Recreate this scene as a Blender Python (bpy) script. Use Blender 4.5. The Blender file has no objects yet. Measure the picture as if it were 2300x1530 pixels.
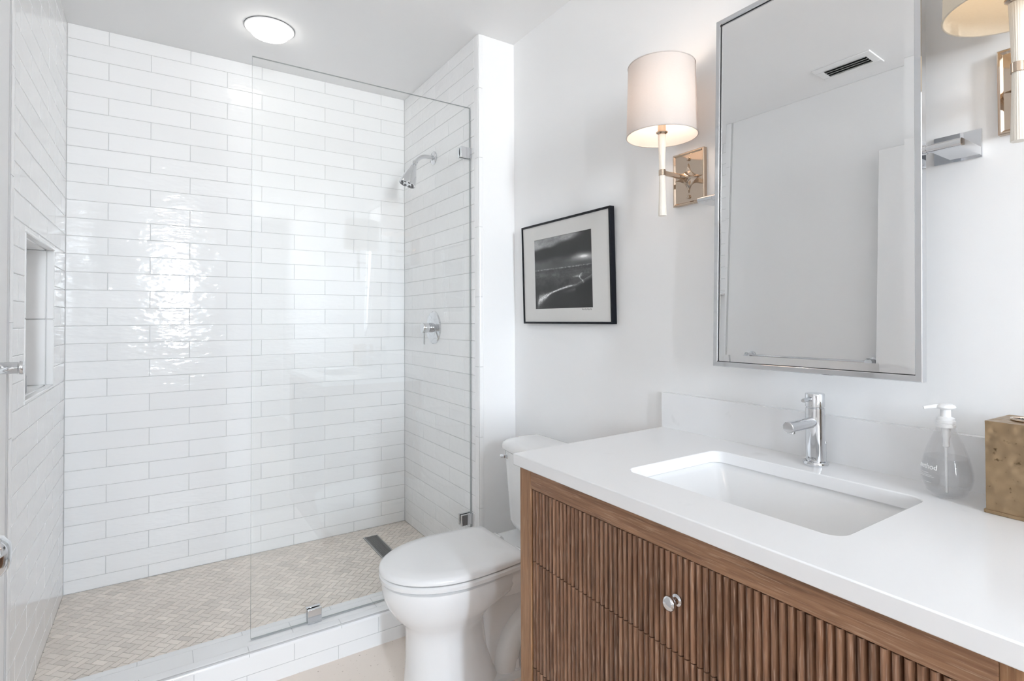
import bpy, bmesh, math, random
from mathutils import Vector, Matrix
random.seed(7)
S = bpy.context.scene
COL = S.collection
PI = math.pi

# ------------------------------------------------------------------ camera
YAW, PITCH, ROLL = math.radians(33.8767), math.radians(0.8636), math.radians(-0.268)
_f = Vector((math.sin(YAW)*math.cos(PITCH), math.cos(YAW)*math.cos(PITCH), math.sin(PITCH)))
_r = Vector((math.cos(YAW), -math.sin(YAW), 0))
_u = _r.cross(_f)
_r2 = _r*math.cos(ROLL) + _u*math.sin(ROLL)
_u2 = -_r*math.sin(ROLL) + _u*math.cos(ROLL)
cd = bpy.data.cameras.new('camera')
cam = bpy.data.objects.new('camera', cd)
COL.objects.link(cam)
cam.matrix_world = Matrix(((_r2.x, _u2.x, -_f.x, 0.0), (_r2.y, _u2.y, -_f.y, 0.0),
                           (_r2.z, _u2.z, -_f.z, 1.262), (0, 0, 0, 1)))
cd.sensor_fit = 'HORIZONTAL'
cd.sensor_width = 36.0
cd.lens = 36.0*1219.95/2300.0
cd.shift_x = -30.0/2300.0
cd.shift_y = -65.87/2300.0
cd.clip_start = 0.02
S.camera = cam

# ------------------------------------------------------------------ view and daylight
S.view_settings.view_transform = 'Standard'
S.view_settings.look = 'None'
S.view_settings.gamma = 1.0
S.view_settings.use_curve_mapping = False
S.view_settings.exposure = 0.72
S.cycles.use_denoising = True
S.cycles.max_bounces = 12
S.cycles.diffuse_bounces = 8
S.cycles.glossy_bounces = 6
S.cycles.transmission_bounces = 12
S.cycles.transparent_max_bounces = 16
S.cycles.sample_clamp_indirect = 8.0

W = bpy.data.worlds.new('daylight')
S.world = W
W.use_nodes = True
bgn = W.node_tree.nodes['Background']
_tc = W.node_tree.nodes.new('ShaderNodeTexCoord')
_sx = W.node_tree.nodes.new('ShaderNodeSeparateXYZ')
_mr = W.node_tree.nodes.new('ShaderNodeMapRange')
_mr.inputs['From Min'].default_value, _mr.inputs['From Max'].default_value = -1.0, 1.0
_cr = W.node_tree.nodes.new('ShaderNodeValToRGB')
_e = _cr.color_ramp.elements
_e[0].position, _e[0].color = 0.46, (0.66, 0.68, 0.70, 1)      # sunlit ground
_e[1].position, _e[1].color = 0.80, (0.26, 0.33, 0.42, 1)      # upper sky
_n = _e.new(0.52)
_n.color = (0.64, 0.705, 0.775, 1)                               # hazy horizon
W.node_tree.links.new(_tc.outputs['Generated'], _sx.inputs[0])
W.node_tree.links.new(_sx.outputs['Z'], _mr.inputs[0])
W.node_tree.links.new(_mr.outputs[0], _cr.inputs[0])
W.node_tree.links.new(_cr.outputs[0], bgn.inputs[0])
bgn.inputs[1].default_value = 134.0

# ------------------------------------------------------------------ room numbers
XL, XR, YB, YS, XW = -0.3325, 1.1566, 2.9607, 2.086, 1.3422
CEIL, SFLOOR, CURB = 2.525, 0.1226, 0.1262
YF = -3.4                        # wall behind the camera, across the added bedroom
XF = -3.0                        # far side wall of the bedroom
YO = 0.385                       # where the bathroom's left wall ends
XLP = -0.337                     # painted left wall
ROW, Z0 = 0.0762, 2.4625         # tile course height, top full joint
YG = 2.158                       # plane of the glass screen


def area(name, loc, rot, sx, sy, power, col):
    ld = bpy.data.lights.new(name, 'AREA')
    ld.shape = 'RECTANGLE'
    ld.size, ld.size_y, ld.energy, ld.color = sx, sy, power, col
    o = bpy.data.objects.new(name, ld)
    o.location, o.rotation_euler = loc, rot
    COL.objects.link(o)
    return o


# unseen windows added behind the camera, placed and sized for daylight and reflections: x0 x1 z0 z1
WIN = [(-1.16, -0.98, 0.9, 2.3), (0.005, 0.33, 1.15, 2.46)]
for i, q in enumerate(WIN):
    pl = area('window_daylight_portal', ((q[0]+q[1])/2, YF-0.09, (q[2]+q[3])/2), (PI/2, 0, 0), q[1]-q[0], q[3]-q[2], 1, (1, 1, 1))
    pl.data.cycles.is_portal = True


# ------------------------------------------------------------------ materials
def mat(name, col=(0.8, 0.8, 0.8), rough=0.5, metal=0.0, **kw):
    m = bpy.data.materials.new(name)
    m.use_nodes = True
    b = m.node_tree.nodes['Principled BSDF']
    b.inputs['Base Color'].default_value = (*col, 1)
    b.inputs['Roughness'].default_value = rough
    b.inputs['Metallic'].default_value = metal
    for k, v in kw.items():
        b.inputs[k.replace('_', ' ')].default_value = v
    return m


def nd(m, t):
    return m.node_tree.nodes.new(t)


def lk(m, a, b):
    m.node_tree.links.new(a, b)


def bsdf(m):
    return m.node_tree.nodes['Principled BSDF']


def bump(m, scale=20.0, strength=0.1, dist=0.002, detail=2.0, stretch=None, kind='NOISE'):
    tc = nd(m, 'ShaderNodeTexCoord')
    src = tc.outputs['Object']
    if stretch:
        mp = nd(m, 'ShaderNodeMapping')
        mp.inputs['Scale'].default_value = stretch
        lk(m, src, mp.inputs[0])
        src = mp.outputs[0]
    if kind == 'NOISE':
        n = nd(m, 'ShaderNodeTexNoise')
        n.inputs['Scale'].default_value = scale
        n.inputs['Detail'].default_value = detail
        out = n.outputs[0]
    else:
        n = nd(m, 'ShaderNodeTexVoronoi')
        n.feature = 'SMOOTH_F1'
        n.inputs['Scale'].default_value = scale
        out = n.outputs['Distance']
    lk(m, src, n.inputs['Vector'])
    b = nd(m, 'ShaderNodeBump')
    b.inputs['Strength'].default_value = strength
    b.inputs['Distance'].default_value = dist
    lk(m, out, b.inputs['Height'])
    lk(m, b.outputs[0], bsdf(m).inputs['Normal'])
    return m


def speckle(m, base, dots, scale, lo, hi, blotch=None, bscale=4.0, vec=None):
    """base colour with soft blotches and small darker dots"""
    tc = nd(m, 'ShaderNodeTexCoord')
    n = nd(m, 'ShaderNodeTexNoise')
    n.inputs['Scale'].default_value = scale
    n.inputs['Detail'].default_value = 3
    lk(m, tc.outputs['Object'], n.inputs['Vector'])
    r = nd(m, 'ShaderNodeValToRGB')
    r.color_ramp.elements[0].position, r.color_ramp.elements[1].position = lo, hi
    r.color_ramp.elements[0].color, r.color_ramp.elements[1].color = (0, 0, 0, 1), (1, 1, 1, 1)
    lk(m, n.outputs[0], r.inputs[0])
    mx = nd(m, 'ShaderNodeMix')
    mx.data_type = 'RGBA'
    mx.inputs[7].default_value = (*dots, 1)
    if blotch:
        n2 = nd(m, 'ShaderNodeTexNoise')
        n2.inputs['Scale'].default_value = bscale
        n2.inputs['Detail'].default_value = 4
        lk(m, tc.outputs['Object'], n2.inputs['Vector'])
        m2 = nd(m, 'ShaderNodeMix')
        m2.data_type = 'RGBA'
        m2.inputs[6].default_value = (*base, 1)
        m2.inputs[7].default_value = (*blotch, 1)
        lk(m, n2.outputs[0], m2.inputs[0])
        lk(m, m2.outputs[2], mx.inputs[6])
    else:
        mx.inputs[6].default_value = (*base, 1)
    lk(m, r.outputs[0], mx.inputs[0])
    lk(m, mx.outputs[2], bsdf(m).inputs['Base Color'])
    return mx


def tone_attr(m, lo, hi, src=None):
    """multiply the base colour by a per-piece tone stored on the mesh"""
    a = nd(m, 'ShaderNodeAttribute')
    a.attribute_name = 'tone'
    r = nd(m, 'ShaderNodeMapRange')
    r.inputs['To Min'].default_value, r.inputs['To Max'].default_value = lo, hi
    lk(m, a.outputs['Fac'], r.inputs['Value'])
    mx = nd(m, 'ShaderNodeMix')
    mx.data_type = 'RGBA'
    mx.blend_type = 'MULTIPLY'
    mx.inputs[0].default_value = 1.0
    inp = bsdf(m).inputs['Base Color']
    if inp.is_linked:
        lk(m, inp.links[0].from_socket, mx.inputs[6])
    else:
        mx.inputs[6].default_value = inp.default_value
    lk(m, r.outputs[0], mx.inputs[7])
    lk(m, mx.outputs[2], inp)


M = {}
M['paint'] = bump(mat('white_wall_paint', (0.90, 0.90, 0.90), 0.5), 350, 0.05, 0.001)
M['ceiling'] = mat('white_ceiling_paint', (0.90, 0.90, 0.90), 0.7)
M['tile'] = bump(mat('glossy_white_tile', (0.91, 0.91, 0.91), 0.07), 15, 1.0, 0.0021, 2, (1, 1, 2.6))
tone_attr(M['tile'], 0.965, 1.0)
M['tile_flat'] = bump(mat('glossy_white_side_wall_tile', (0.91, 0.91, 0.91), 0.08), 11, 0.5, 0.0009, 2, (1, 1, 2.4))
tone_attr(M['tile_flat'], 0.965, 1.0)
M['trimtile'] = bump(mat('white_bullnose_tile', (0.90, 0.90, 0.90), 0.12), 14, 0.08, 0.004)
M['grout'] = mat('grey_tile_grout', (0.60, 0.60, 0.60), 0.8)
M['mosaic'] = mat('beige_limestone_mosaic', (0.66, 0.60, 0.54), 0.45)
speckle(M['mosaic'], (0.90, 0.825, 0.75), (0.66, 0.58, 0.50), 60, 0.66, 0.78, (0.85, 0.77, 0.695), 9)
tone_attr(M['mosaic'], 0.80, 1.04)
M['mgrout'] = mat('tan_mosaic_grout', (0.42, 0.37, 0.32), 0.85)
M['stone'] = mat('cream_stone_floor', (0.72, 0.62, 0.55), 0.5)
speckle(M['stone'], (0.90, 0.80, 0.715), (0.52, 0.42, 0.34), 85, 0.66, 0.74, (0.86, 0.765, 0.685), 5)
M['quartz'] = mat('white_quartz', (0.83, 0.83, 0.835), 0.16)
speckle(M['quartz'], (0.855, 0.855, 0.86), (0.78, 0.78, 0.78), 14, 0.70, 0.80, (0.84, 0.84, 0.845), 6)
M['porcelain'] = mat('white_porcelain', (0.88, 0.88, 0.88), 0.06)
M['basin'] = mat('white_vitreous_basin', (0.78, 0.78, 0.78), 0.08)
M['plastic'] = mat('white_seat_plastic', (0.87, 0.87, 0.87), 0.14)
M['chrome'] = mat('polished_chrome', (0.70, 0.71, 0.73), 0.05, 1.0)
M['satin'] = mat('brushed_steel', (0.50, 0.50, 0.50), 0.32, 1.0)
M['drain_steel'] = mat('dull_drain_steel', (0.20, 0.20, 0.195), 0.38, 1.0)
M['nickel'] = mat('warm_polished_nickel', (0.58, 0.47, 0.375), 0.07, 1.0)
M['dark'] = mat('gap_shade', (0.02, 0.02, 0.02), 0.6)  # near-black standing in for the shade inside gaps and openings
M['rubber'] = mat('dark_rubber_and_rim_shadow', (0.04, 0.04, 0.045), 0.5)
M['blackframe'] = mat('gloss_black_frame', (0.004, 0.005, 0.009), 0.22, 0.0, Specular_IOR_Level=0.25)
M['matboard'] = mat('ivory_mat_board', (0.74, 0.73, 0.71), 0.8)
M['mirror'] = mat('mirror_silver', (0.86, 0.865, 0.87), 0.0, 1.0)
M['stem'] = mat('ivory_ribbed_glass', (0.82, 0.77, 0.69), 0.25)
M['brass'] = mat('hammered_brass', (0.42, 0.31, 0.17), 0.36, 0.85)
speckle(M['brass'], (0.46, 0.325, 0.19), (0.14, 0.09, 0.045), 95, 0.63, 0.72, (0.28, 0.20, 0.125), 26)
bump(M['brass'], 62, 1.0, 0.004, kind='VORONOI')
M['doorpaint'] = mat('white_door_paint', (0.87, 0.87, 0.87), 0.35)
M['whiteplastic'] = mat('white_translucent_plastic', (0.82, 0.82, 0.82), 0.3)
M['white_ink'] = mat('white_print', (0.9, 0.9, 0.9), 0.6)
M['ink'] = mat('grey_ink', (0.10, 0.10, 0.10), 0.6)
M['greybottle'] = mat('grey_bottle_plastic', (0.36, 0.36, 0.37), 0.25)
M['darkwood'] = bump(mat('brown_wood_floor', (0.38, 0.29, 0.22), 0.4), 30, 0.1, 0.002, 2, (1, 0.1, 1))


def emit(name, col, strength):
    m = bpy.data.materials.new(name)
    m.use_nodes = True
    nt = m.node_tree
    nt.nodes.clear()
    e = nt.nodes.new('ShaderNodeEmission')
    e.inputs[0].default_value = (*col, 1)
    e.inputs[1].default_value = strength
    o = nt.nodes.new('ShaderNodeOutputMaterial')
    nt.links.new(e.outputs[0], o.inputs[0])
    return m


M['bulb'] = emit('lit_bulb', (1.0, 0.83, 0.70), 14.0)
M['bulb_dim'] = emit('lit_bulb_dim', (1.0, 0.78, 0.55), 4.2)
M['lens'] = emit('lit_frosted_lens', (1.0, 0.97, 0.93), 4.6)


def wood(name, grain, c0, c1, c2, pore):
    """brown oak: long streaks along one axis with pale limed pores"""
    m = mat(name, (0.3, 0.18, 0.11), 0.42)
    tc = nd(m, 'ShaderNodeTexCoord')
    oi = nd(m, 'ShaderNodeAttribute')
    oi.attribute_name = 'tone'
    off = nd(m, 'ShaderNodeVectorMath')
    off.operation = 'SCALE'
    cx = nd(m, 'ShaderNodeCombineXYZ')
    for i in range(3):
        lk(m, oi.outputs['Fac'], cx.inputs[i])
    off.inputs['Scale'].default_value = 3.7
    lk(m, cx.outputs[0], off.inputs[0])
    add = nd(m, 'ShaderNodeVectorMath')
    lk(m, tc.outputs['Object'], add.inputs[0])
    lk(m, off.outputs[0], add.inputs[1])
    mp = nd(m, 'ShaderNodeMapping')
    mp.inputs['Scale'].default_value = grain
    lk(m, add.outputs[0], mp.inputs[0])
    n1 = nd(m, 'ShaderNodeTexNoise')
    n1.inputs['Scale'].default_value = 130
    n1.inputs['Detail'].default_value = 5
    n1.inputs['Distortion'].default_value = 0.6
    lk(m, mp.outputs[0], n1.inputs['Vector'])
    r1 = nd(m, 'ShaderNodeValToRGB')
    cr = r1.color_ramp
    cr.elements[0].position, cr.elements[0].color = 0.28, (*c0, 1)
    cr.elements[1].position, cr.elements[1].color = 0.72, (*c2, 1)
    e = cr.elements.new(0.5)
    e.color = (*c1, 1)
    lk(m, n1.outputs[0], r1.inputs[0])
    n2 = nd(m, 'ShaderNodeTexNoise')
    n2.inputs['Scale'].default_value = 420
    n2.inputs['Detail'].default_value = 2
    lk(m, mp.outputs[0], n2.inputs['Vector'])
    r2 = nd(m, 'ShaderNodeValToRGB')
    r2.color_ramp.elements[0].position, r2.color_ramp.elements[0].color = 0.55, (0, 0, 0, 1)
    r2.color_ramp.elements[1].position, r2.color_ramp.elements[1].color = 0.75, (0.6, 0.6, 0.6, 1)
    lk(m, n2.outputs[0], r2.inputs[0])
    mx = nd(m, 'ShaderNodeMix')
    mx.data_type = 'RGBA'
    mx.inputs[7].default_value = (*pore, 1)
    lk(m, r2.outputs[0], mx.inputs[0])
    lk(m, r1.outputs[0], mx.inputs[6])
    lk(m, mx.outputs[2], bsdf(m).inputs['Base Color'])
    b = nd(m, 'ShaderNodeBump')
    b.inputs['Strength'].default_value = 0.25
    b.inputs['Distance'].default_value = 0.001
    lk(m, n2.outputs[0], b.inputs['Height'])
    lk(m, b.outputs[0], bsdf(m).inputs['Normal'])
    return m


M['wood_v'] = wood('limed_brown_oak_upright_grain', (1.0, 1.0, 0.055), (0.095, 0.042, 0.021), (0.205, 0.100, 0.054), (0.31, 0.168, 0.098), (0.52, 0.37, 0.28))
tone_attr(M['wood_v'], 0.72, 1.18)
M['wood_h'] = wood('limed_brown_oak_level_grain', (1.0, 0.05, 1.0), (0.16, 0.078, 0.040), (0.255, 0.130, 0.068), (0.345, 0.190, 0.105), (0.50, 0.34, 0.23))
M['wood_s'] = wood('brown_oak_stile', (1.0, 1.0, 0.05), (0.20, 0.095, 0.042), (0.305, 0.155, 0.072), (0.38, 0.205, 0.105), (0.50, 0.33, 0.20))


def glass_sheet(name, tint, grey=None):
    """clear pane: straight-through light plus a mirror reflection growing at grazing angles"""
    m = bpy.data.materials.new(name)
    m.use_nodes = True
    nt = m.node_tree
    nt.nodes.clear()
    lw = nt.nodes.new('ShaderNodeLayerWeight')
    lw.inputs['Blend'].default_value = 0.5
    p = nt.nodes.new('ShaderNodeMath')
    p.operation = 'POWER'
    p.inputs[1].default_value = 5.0
    nt.links.new(lw.outputs['Facing'], p.inputs[0])
    ma = nt.nodes.new('ShaderNodeMath')
    ma.operation = 'MULTIPLY_ADD'
    ma.inputs[1].default_value, ma.inputs[2].default_value = 0.955, 0.042
    if grey:
        ma.inputs[1].default_value, ma.inputs[2].default_value = grey, 0.004
    nt.links.new(p.outputs[0], ma.inputs[0])
    t = nt.nodes.new('ShaderNodeBsdfTransparent')
    t.inputs[0].default_value = (*tint, 1)
    g = nt.nodes.new('ShaderNodeBsdfGlossy')
    g.inputs['Roughness'].default_value = 0.0
    g.inputs[0].default_value = (1, 1, 1, 1)
    mx = nt.nodes.new('ShaderNodeMixShader')
    nt.links.new(ma.outputs[0], mx.inputs[0])
    nt.links.new(t.outputs[0], mx.inputs[1])
    nt.links.new(g.outputs[0], mx.inputs[2])
    o = nt.nodes.new('ShaderNodeOutputMaterial')
    nt.links.new(mx.outputs[0], o.inputs[0])
    return m


M['pane'] = glass_sheet('clear_glass', (0.994, 0.998, 0.996))
M['pane_ar'] = glass_sheet('low_reflection_glass', (0.99, 0.99, 0.99), 0.3)
M['pane_edge'] = mat('glass_edge', (0.36, 0.39, 0.385), 0.1)
M['liquid'] = glass_sheet('clear_soap', (0.935, 0.94, 0.945))
M['bottle'] = glass_sheet('clear_bottle', (0.955, 0.955, 0.957))


def shade_mat(name, col):
    m = bpy.data.materials.new(name)
    m.use_nodes = True
    nt = m.node_tree
    nt.nodes.clear()
    tc = nt.nodes.new('ShaderNodeTexCoord')
    n = nt.nodes.new('ShaderNodeTexNoise')
    n.inputs['Scale'].default_value = 160
    mp = nt.nodes.new('ShaderNodeMapping')
    mp.inputs['Scale'].default_value = (1, 1, 3)
    nt.links.new(tc.outputs['Object'], mp.inputs[0])
    nt.links.new(mp.outputs[0], n.inputs['Vector'])
    mc = nt.nodes.new('ShaderNodeMix')
    mc.data_type = 'RGBA'
    mc.inputs[6].default_value = (*[c*0.95 for c in col], 1)
    mc.inputs[7].default_value = (*col, 1)
    nt.links.new(n.outputs[0], mc.inputs[0])
    d = nt.nodes.new('ShaderNodeBsdfDiffuse')
    t = nt.nodes.new('ShaderNodeBsdfTranslucent')
    nt.links.new(mc.outputs[2], d.inputs[0])
    nt.links.new(mc.outputs[2], t.inputs[0])
    mx = nt.nodes.new('ShaderNodeMixShader')
    mx.inputs[0].default_value = 0.34
    nt.links.new(d.outputs[0], mx.inputs[1])
    nt.links.new(t.outputs[0], mx.inputs[2])
    o = nt.nodes.new('ShaderNodeOutputMaterial')
    nt.links.new(mx.outputs[0], o.inputs[0])
    return m


M['shade'] = shade_mat('ivory_linen', (0.80, 0.755, 0.725))
M['shade_b'] = shade_mat('cream_linen', (0.84, 0.79, 0.70))


# ------------------------------------------------------------------ mesh helpers
def link(name, bm, m, parent=None, smooth=None, bevel=None, seg=2, loc=None):
    me = bpy.data.meshes.new(name)
    bmesh.ops.recalc_face_normals(bm, faces=bm.faces) if smooth != 'raw' else None
    bm.to_mesh(me)
    bm.free()
    o = bpy.data.objects.new(name, me)
    COL.objects.link(o)
    for mm in (m if isinstance(m, (list, tuple)) else [m]):
        me.materials.append(M[mm])
    if smooth and smooth != 'raw':
        me.shade_smooth()
        me.set_sharp_from_angle(angle=math.radians(smooth))
    if bevel:
        b = o.modifiers.new('bevel', 'BEVEL')
        b.width, b.segments, b.limit_method, b.angle_limit = bevel, seg, 'ANGLE', math.radians(40)
        b.harden_normals = False
        me.shade_smooth()
        me.set_sharp_from_angle(angle=math.radians(40))
    if parent:
        o.parent = parent
        if parent.type == 'EMPTY':
            o.matrix_parent_inverse = Matrix.Translation(-parent.location)
        else:
            o.matrix_parent_inverse = Matrix.Identity(4)
    return o


def struct(name, bm, m, **k):
    o = link(name, bm, m, **k)
    o['kind'] = 'structure'
    return o


def tag(o, label, cat, group=None):
    o['label'], o['category'] = label, cat
    if group:
        o['group'] = group
    return o


def thing(name, loc, label, cat, group=None):
    o = bpy.data.objects.new(name, None)
    o.empty_display_size = 0.05
    o.location = loc
    COL.objects.link(o)
    return tag(o, label, cat, group)


def box(bm, x0, x1, y0, y1, z0, z1):
    vs = [bm.verts.new(p) for p in ((x0, y0, z0), (x1, y0, z0), (x1, y1, z0), (x0, y1, z0),
                                    (x0, y0, z1), (x1, y0, z1), (x1, y1, z1), (x0, y1, z1))]
    fs = [bm.faces.new([vs[i] for i in q]) for q in ((3, 2, 1, 0), (4, 5, 6, 7), (0, 1, 5, 4), (1, 2, 6, 5), (2, 3, 7, 6), (3, 0, 4, 7))]
    return fs


def frame_of(ax):
    ax = Vector(ax).normalized()
    t = Vector((0, 0, 1)) if abs(ax.z) < 0.9 else Vector((0, 1, 0))
    a = ax.cross(t).normalized()
    return a, ax.cross(a).normalized(), ax


def loft(bm, rings, cap0=True, cap1=True):
    vr = [[bm.verts.new(p) for p in r] for r in rings]
    n = len(vr[0])
    for a, b in zip(vr[:-1], vr[1:]):
        for i in range(n):
            bm.faces.new((a[i], a[(i+1) % n], b[(i+1) % n], b[i]))
    if cap0:
        bm.faces.new(list(reversed(vr[0])))
    if cap1:
        bm.faces.new(vr[-1])
    return vr


def lathe(bm, prof, c=(0, 0, 0), ax=(0, 0, 1), n=40, cap0=True, cap1=True):
    """prof: (radius, distance along axis)"""
    a, b, w = frame_of(ax)
    c = Vector(c)
    rings = [[c + w*h + (a*math.cos(2*PI*i/n) + b*math.sin(2*PI*i/n))*max(r, 1e-5) for i in range(n)] for r, h in prof]
    loft(bm, rings, cap0, cap1)


def cyl(bm, p0, p1, r, n=32, r1=None):
    p0, p1 = Vector(p0), Vector(p1)
    lathe(bm, [(r, 0), (r if r1 is None else r1, (p1-p0).length)], p0, p1-p0, n)


def tube(bm, pts, rad, n=16, caps=True):
    pts = [Vector(p) for p in pts]
    rad = rad if isinstance(rad, (list, tuple)) else [rad]*len(pts)
    rings = []
    prev = None
    for i, p in enumerate(pts):
        d = (pts[min(i+1, len(pts)-1)] - pts[max(i-1, 0)]).normalized()
        if prev is None:
            a, b, _ = frame_of(d)
        else:
            a = (prev - d*prev.dot(d)).normalized()
            b = d.cross(a)
        prev = a
        rings.append([p + (a*math.cos(2*PI*k/n) + b*math.sin(2*PI*k/n))*rad[i] for k in range(n)])
    loft(bm, rings, caps, caps)


def smooth_path(ctrl, n=10):
    """Catmull-Rom through the control points"""
    P = [Vector(p) for p in ctrl]
    P = [P[0]*2-P[1]] + P + [P[-1]*2-P[-2]]
    out = []
    for i in range(1, len(P)-2):
        for k in range(n):
            t = k/n
            out.append(0.5*((2*P[i]) + (P[i+1]-P[i-1])*t + (2*P[i-1]-5*P[i]+4*P[i+1]-P[i+2])*t*t + (3*P[i]-P[i-1]-3*P[i+1]+P[i+2])*t**3))
    out.append(P[-2])
    return out


def rrect(x0, x1, y0, y1, r, z, n=6):
    """rounded rectangle loop in a level plane"""
    out = []
    for cx, cy, a0 in ((x1-r, y1-r, 0), (x0+r, y1-r, PI/2), (x0+r, y0+r, PI), (x1-r, y0+r, 1.5*PI)):
        for k in range(n+1):
            a = a0 + PI/2*k/n
            out.append(Vector((cx+r*math.cos(a), cy+r*math.sin(a), z)))
    return out


def set_tone(o, tones):
    """tones: one value per face"""
    at = o.data.attributes.new('tone', 'FLOAT', 'FACE')
    at.data.foreach_set('value', tones)


def text_mesh(name, body, size, place, m, parent, extrude=0.0002):
    """flat lettering turned to a mesh; place(x, y) -> point"""
    cu = bpy.data.curves.new(name, 'FONT')
    cu.body, cu.size, cu.extrude = body, size, extrude
    cu.align_x = 'CENTER'
    t = bpy.data.objects.new(name, cu)
    COL.objects.link(t)
    dg = bpy.context.evaluated_depsgraph_get()
    me = bpy.data.meshes.new_from_object(t.evaluated_get(dg))
    bpy.data.objects.remove(t)
    bm = bmesh.new()
    bm.from_mesh(me)
    bpy.data.meshes.remove(me)
    bmesh.ops.subdivide_edges(bm, edges=[e for e in bm.edges if e.calc_length() > size*0.25], cuts=2)
    for v in bm.verts:
        v.co = place(v.co.x, v.co.y, v.co.z)
    return link(name, bm, m, parent)


# ------------------------------------------------------------------ tiled surfaces
def tile_surface(name, o, u, v, nrm, rects, thick=0.003, joint=0.002, tilt=0.0005, mats=('tile', 'grout'), backs=None, parent=None):
    """pillowed tiles standing proud of a grout bed; rects in (u0,u1,v0,v1)"""
    o, u, v, nrm = Vector(o), Vector(u), Vector(v), Vector(nrm)
    bm = bmesh.new()
    tones = []
    for (u0, u1, v0, v1) in rects:
        j = joint/2
        u0, u1, v0, v1 = u0+j, u1-j, v0+j, v1-j
        if u1-u0 < 0.003 or v1-v0 < 0.003:
            continue
        c = 0.0014
        P = lambda a, b, h: o + u*a + v*b + nrm*h
        hs = [thick + random.uniform(-tilt, tilt) for _ in range(4)]
        base = [bm.verts.new(P(a, b, 0)) for a, b in ((u0, v0), (u1, v0), (u1, v1), (u0, v1))]
        mid = [bm.verts.new(P(a, b, thick-0.0011)) for a, b in ((u0, v0), (u1, v0), (u1, v1), (u0, v1))]
        top = [bm.verts.new(P(a, b, h)) for (a, b), h in zip(((u0+c, v0+c), (u1-c, v0+c), (u1-c, v1-c), (u0+c, v1-c)), hs)]
        t = random.random()
        for a, b in ((base, mid), (mid, top)):
            for i in range(4):
                bm.faces.new((a[i], a[(i+1) % 4], b[(i+1) % 4], b[i]))
                tones.append(t)
        bm.faces.new(top)
        tones.append(t)
    nt = len(tones)
    for (u0, u1, v0, v1) in (backs or []):
        q = [o + u*a + v*b + nrm*h for h in (-0.02, 0.0012) for a, b in ((u0, v0), (u1, v0), (u1, v1), (u0, v1))]
        q = [bm.verts.new(p) for p in q]
        for f in ((3, 2, 1, 0), (4, 5, 6, 7), (0, 1, 5, 4), (1, 2, 6, 5), (2, 3, 7, 6), (3, 0, 4, 7)):
            fc = bm.faces.new([q[i] for i in f])
            fc.material_index = 1
            tones.append(1.0)
    ob = link(name, bm, list(mats), parent)
    set_tone(ob, tones)
    return ob


def cut(rects, hole):
    out = []
    a0, a1, b0, b1 = hole
    for (u0, u1, v0, v1) in rects:
        if u1 <= a0 or u0 >= a1 or v1 <= b0 or v0 >= b1:
            out.append((u0, u1, v0, v1))
            continue
        if u0 < a0:
            out.append((u0, a0, v0, v1))
        if u1 > a1:
            out.append((a1, u1, v0, v1))
        m0, m1 = max(u0, a0), min(u1, a1)
        if v0 < b0:
            out.append((m0, m1, v0, b0))
        if v1 > b1:
            out.append((m0, m1, b1, v1))
    return out


HALF_T = 0.15156
def courses(length, first, half, zlo, zhi, odd_on_even=True):
    """running bond measured from the back corner"""
    R = []
    for i in range(-1, 31):
        z1, z0 = Z0 - ROW*i, Z0 - ROW*(i+1)
        z1, z0 = min(z1, zhi), max(z0, zlo)
        if z1 - z0 < 0.004:
            continue
        k = 1 if ((i % 2 == 0) == odd_on_even) else 2
        cuts = [0.0]
        while True:
            p = first + half*(k-1)
            if p >= length - 0.004:
                break
            cuts.append(p)
            k += 2
        cuts.append(length)
        for a, b in zip(cuts[:-1], cuts[1:]):
            R.append((a, b, z0, z1))
    return R


# shower back wall
back = courses(XR-XL, HALF_T-0.0111, HALF_T, SFLOOR, CEIL, odd_on_even=False)
wb = tile_surface('wall_back', (XL, YB+0.003, 0), (1, 0, 0), (0, 0, 1), (0, -1, 0), back, backs=[(-0.1, XR-XL+0.1, 0, CEIL)])
wb['kind'] = 'structure'
# shower right wall up to the bullnose strip
Y_BN = 2.1255
right = courses(YB-Y_BN, 0.1092, 0.155, SFLOOR, CEIL, odd_on_even=True)
wr = tile_surface('wall_shower_right', (XR+0.003, YB, 0), (0, -1, 0), (0, 0, 1), (-1, 0, 0), right, backs=[(-0.04, YB-YS-0.004, 0, CEIL)])
wr['kind'] = 'structure'
# shower left wall with the niche opening
NY0, NY1, NZ0, NZ1 = 2.157, 2.662, 1.028, 1.5265
YL_T = 1.9965
left = courses(YB-YL_T, 0.125, 0.155, SFLOOR-0.12, CEIL, odd_on_even=False)
hole = (YB-NY1-0.002, YB-NY0+0.002, NZ0-0.002, NZ1+0.002)
left = cut(left, hole)
bk = cut([(-0.04, YB-1.955, 0, CEIL)], hole)
wl = tile_surface('wall_shower_left', (XL-0.0024, YB, 0), (0, -1, 0), (0, 0, 1), (1, 0, 0), left, thick=0.0024, tilt=0.0001, mats=('tile_flat', 'grout'), backs=bk)
wl['kind'] = 'structure'


def quarter_strip(bm, p, run, out1, out2, r, n=6):
    """bullnose: a quarter-round bar from p along run, between directions out1 and out2"""
    p, run, out1, out2 = Vector(p), Vector(run), Vector(out1), Vector(out2)
    prof = [p - out1*0.006, p + out1*0.0] if False else []
    ring = [p]
    for k in range(n+1):
        a = PI/2*k/n
        ring.append(p + out1*r*math.cos(a) + out2*r*math.sin(a))
    loft(bm, [ring, [q+run for q in ring]])


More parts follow.
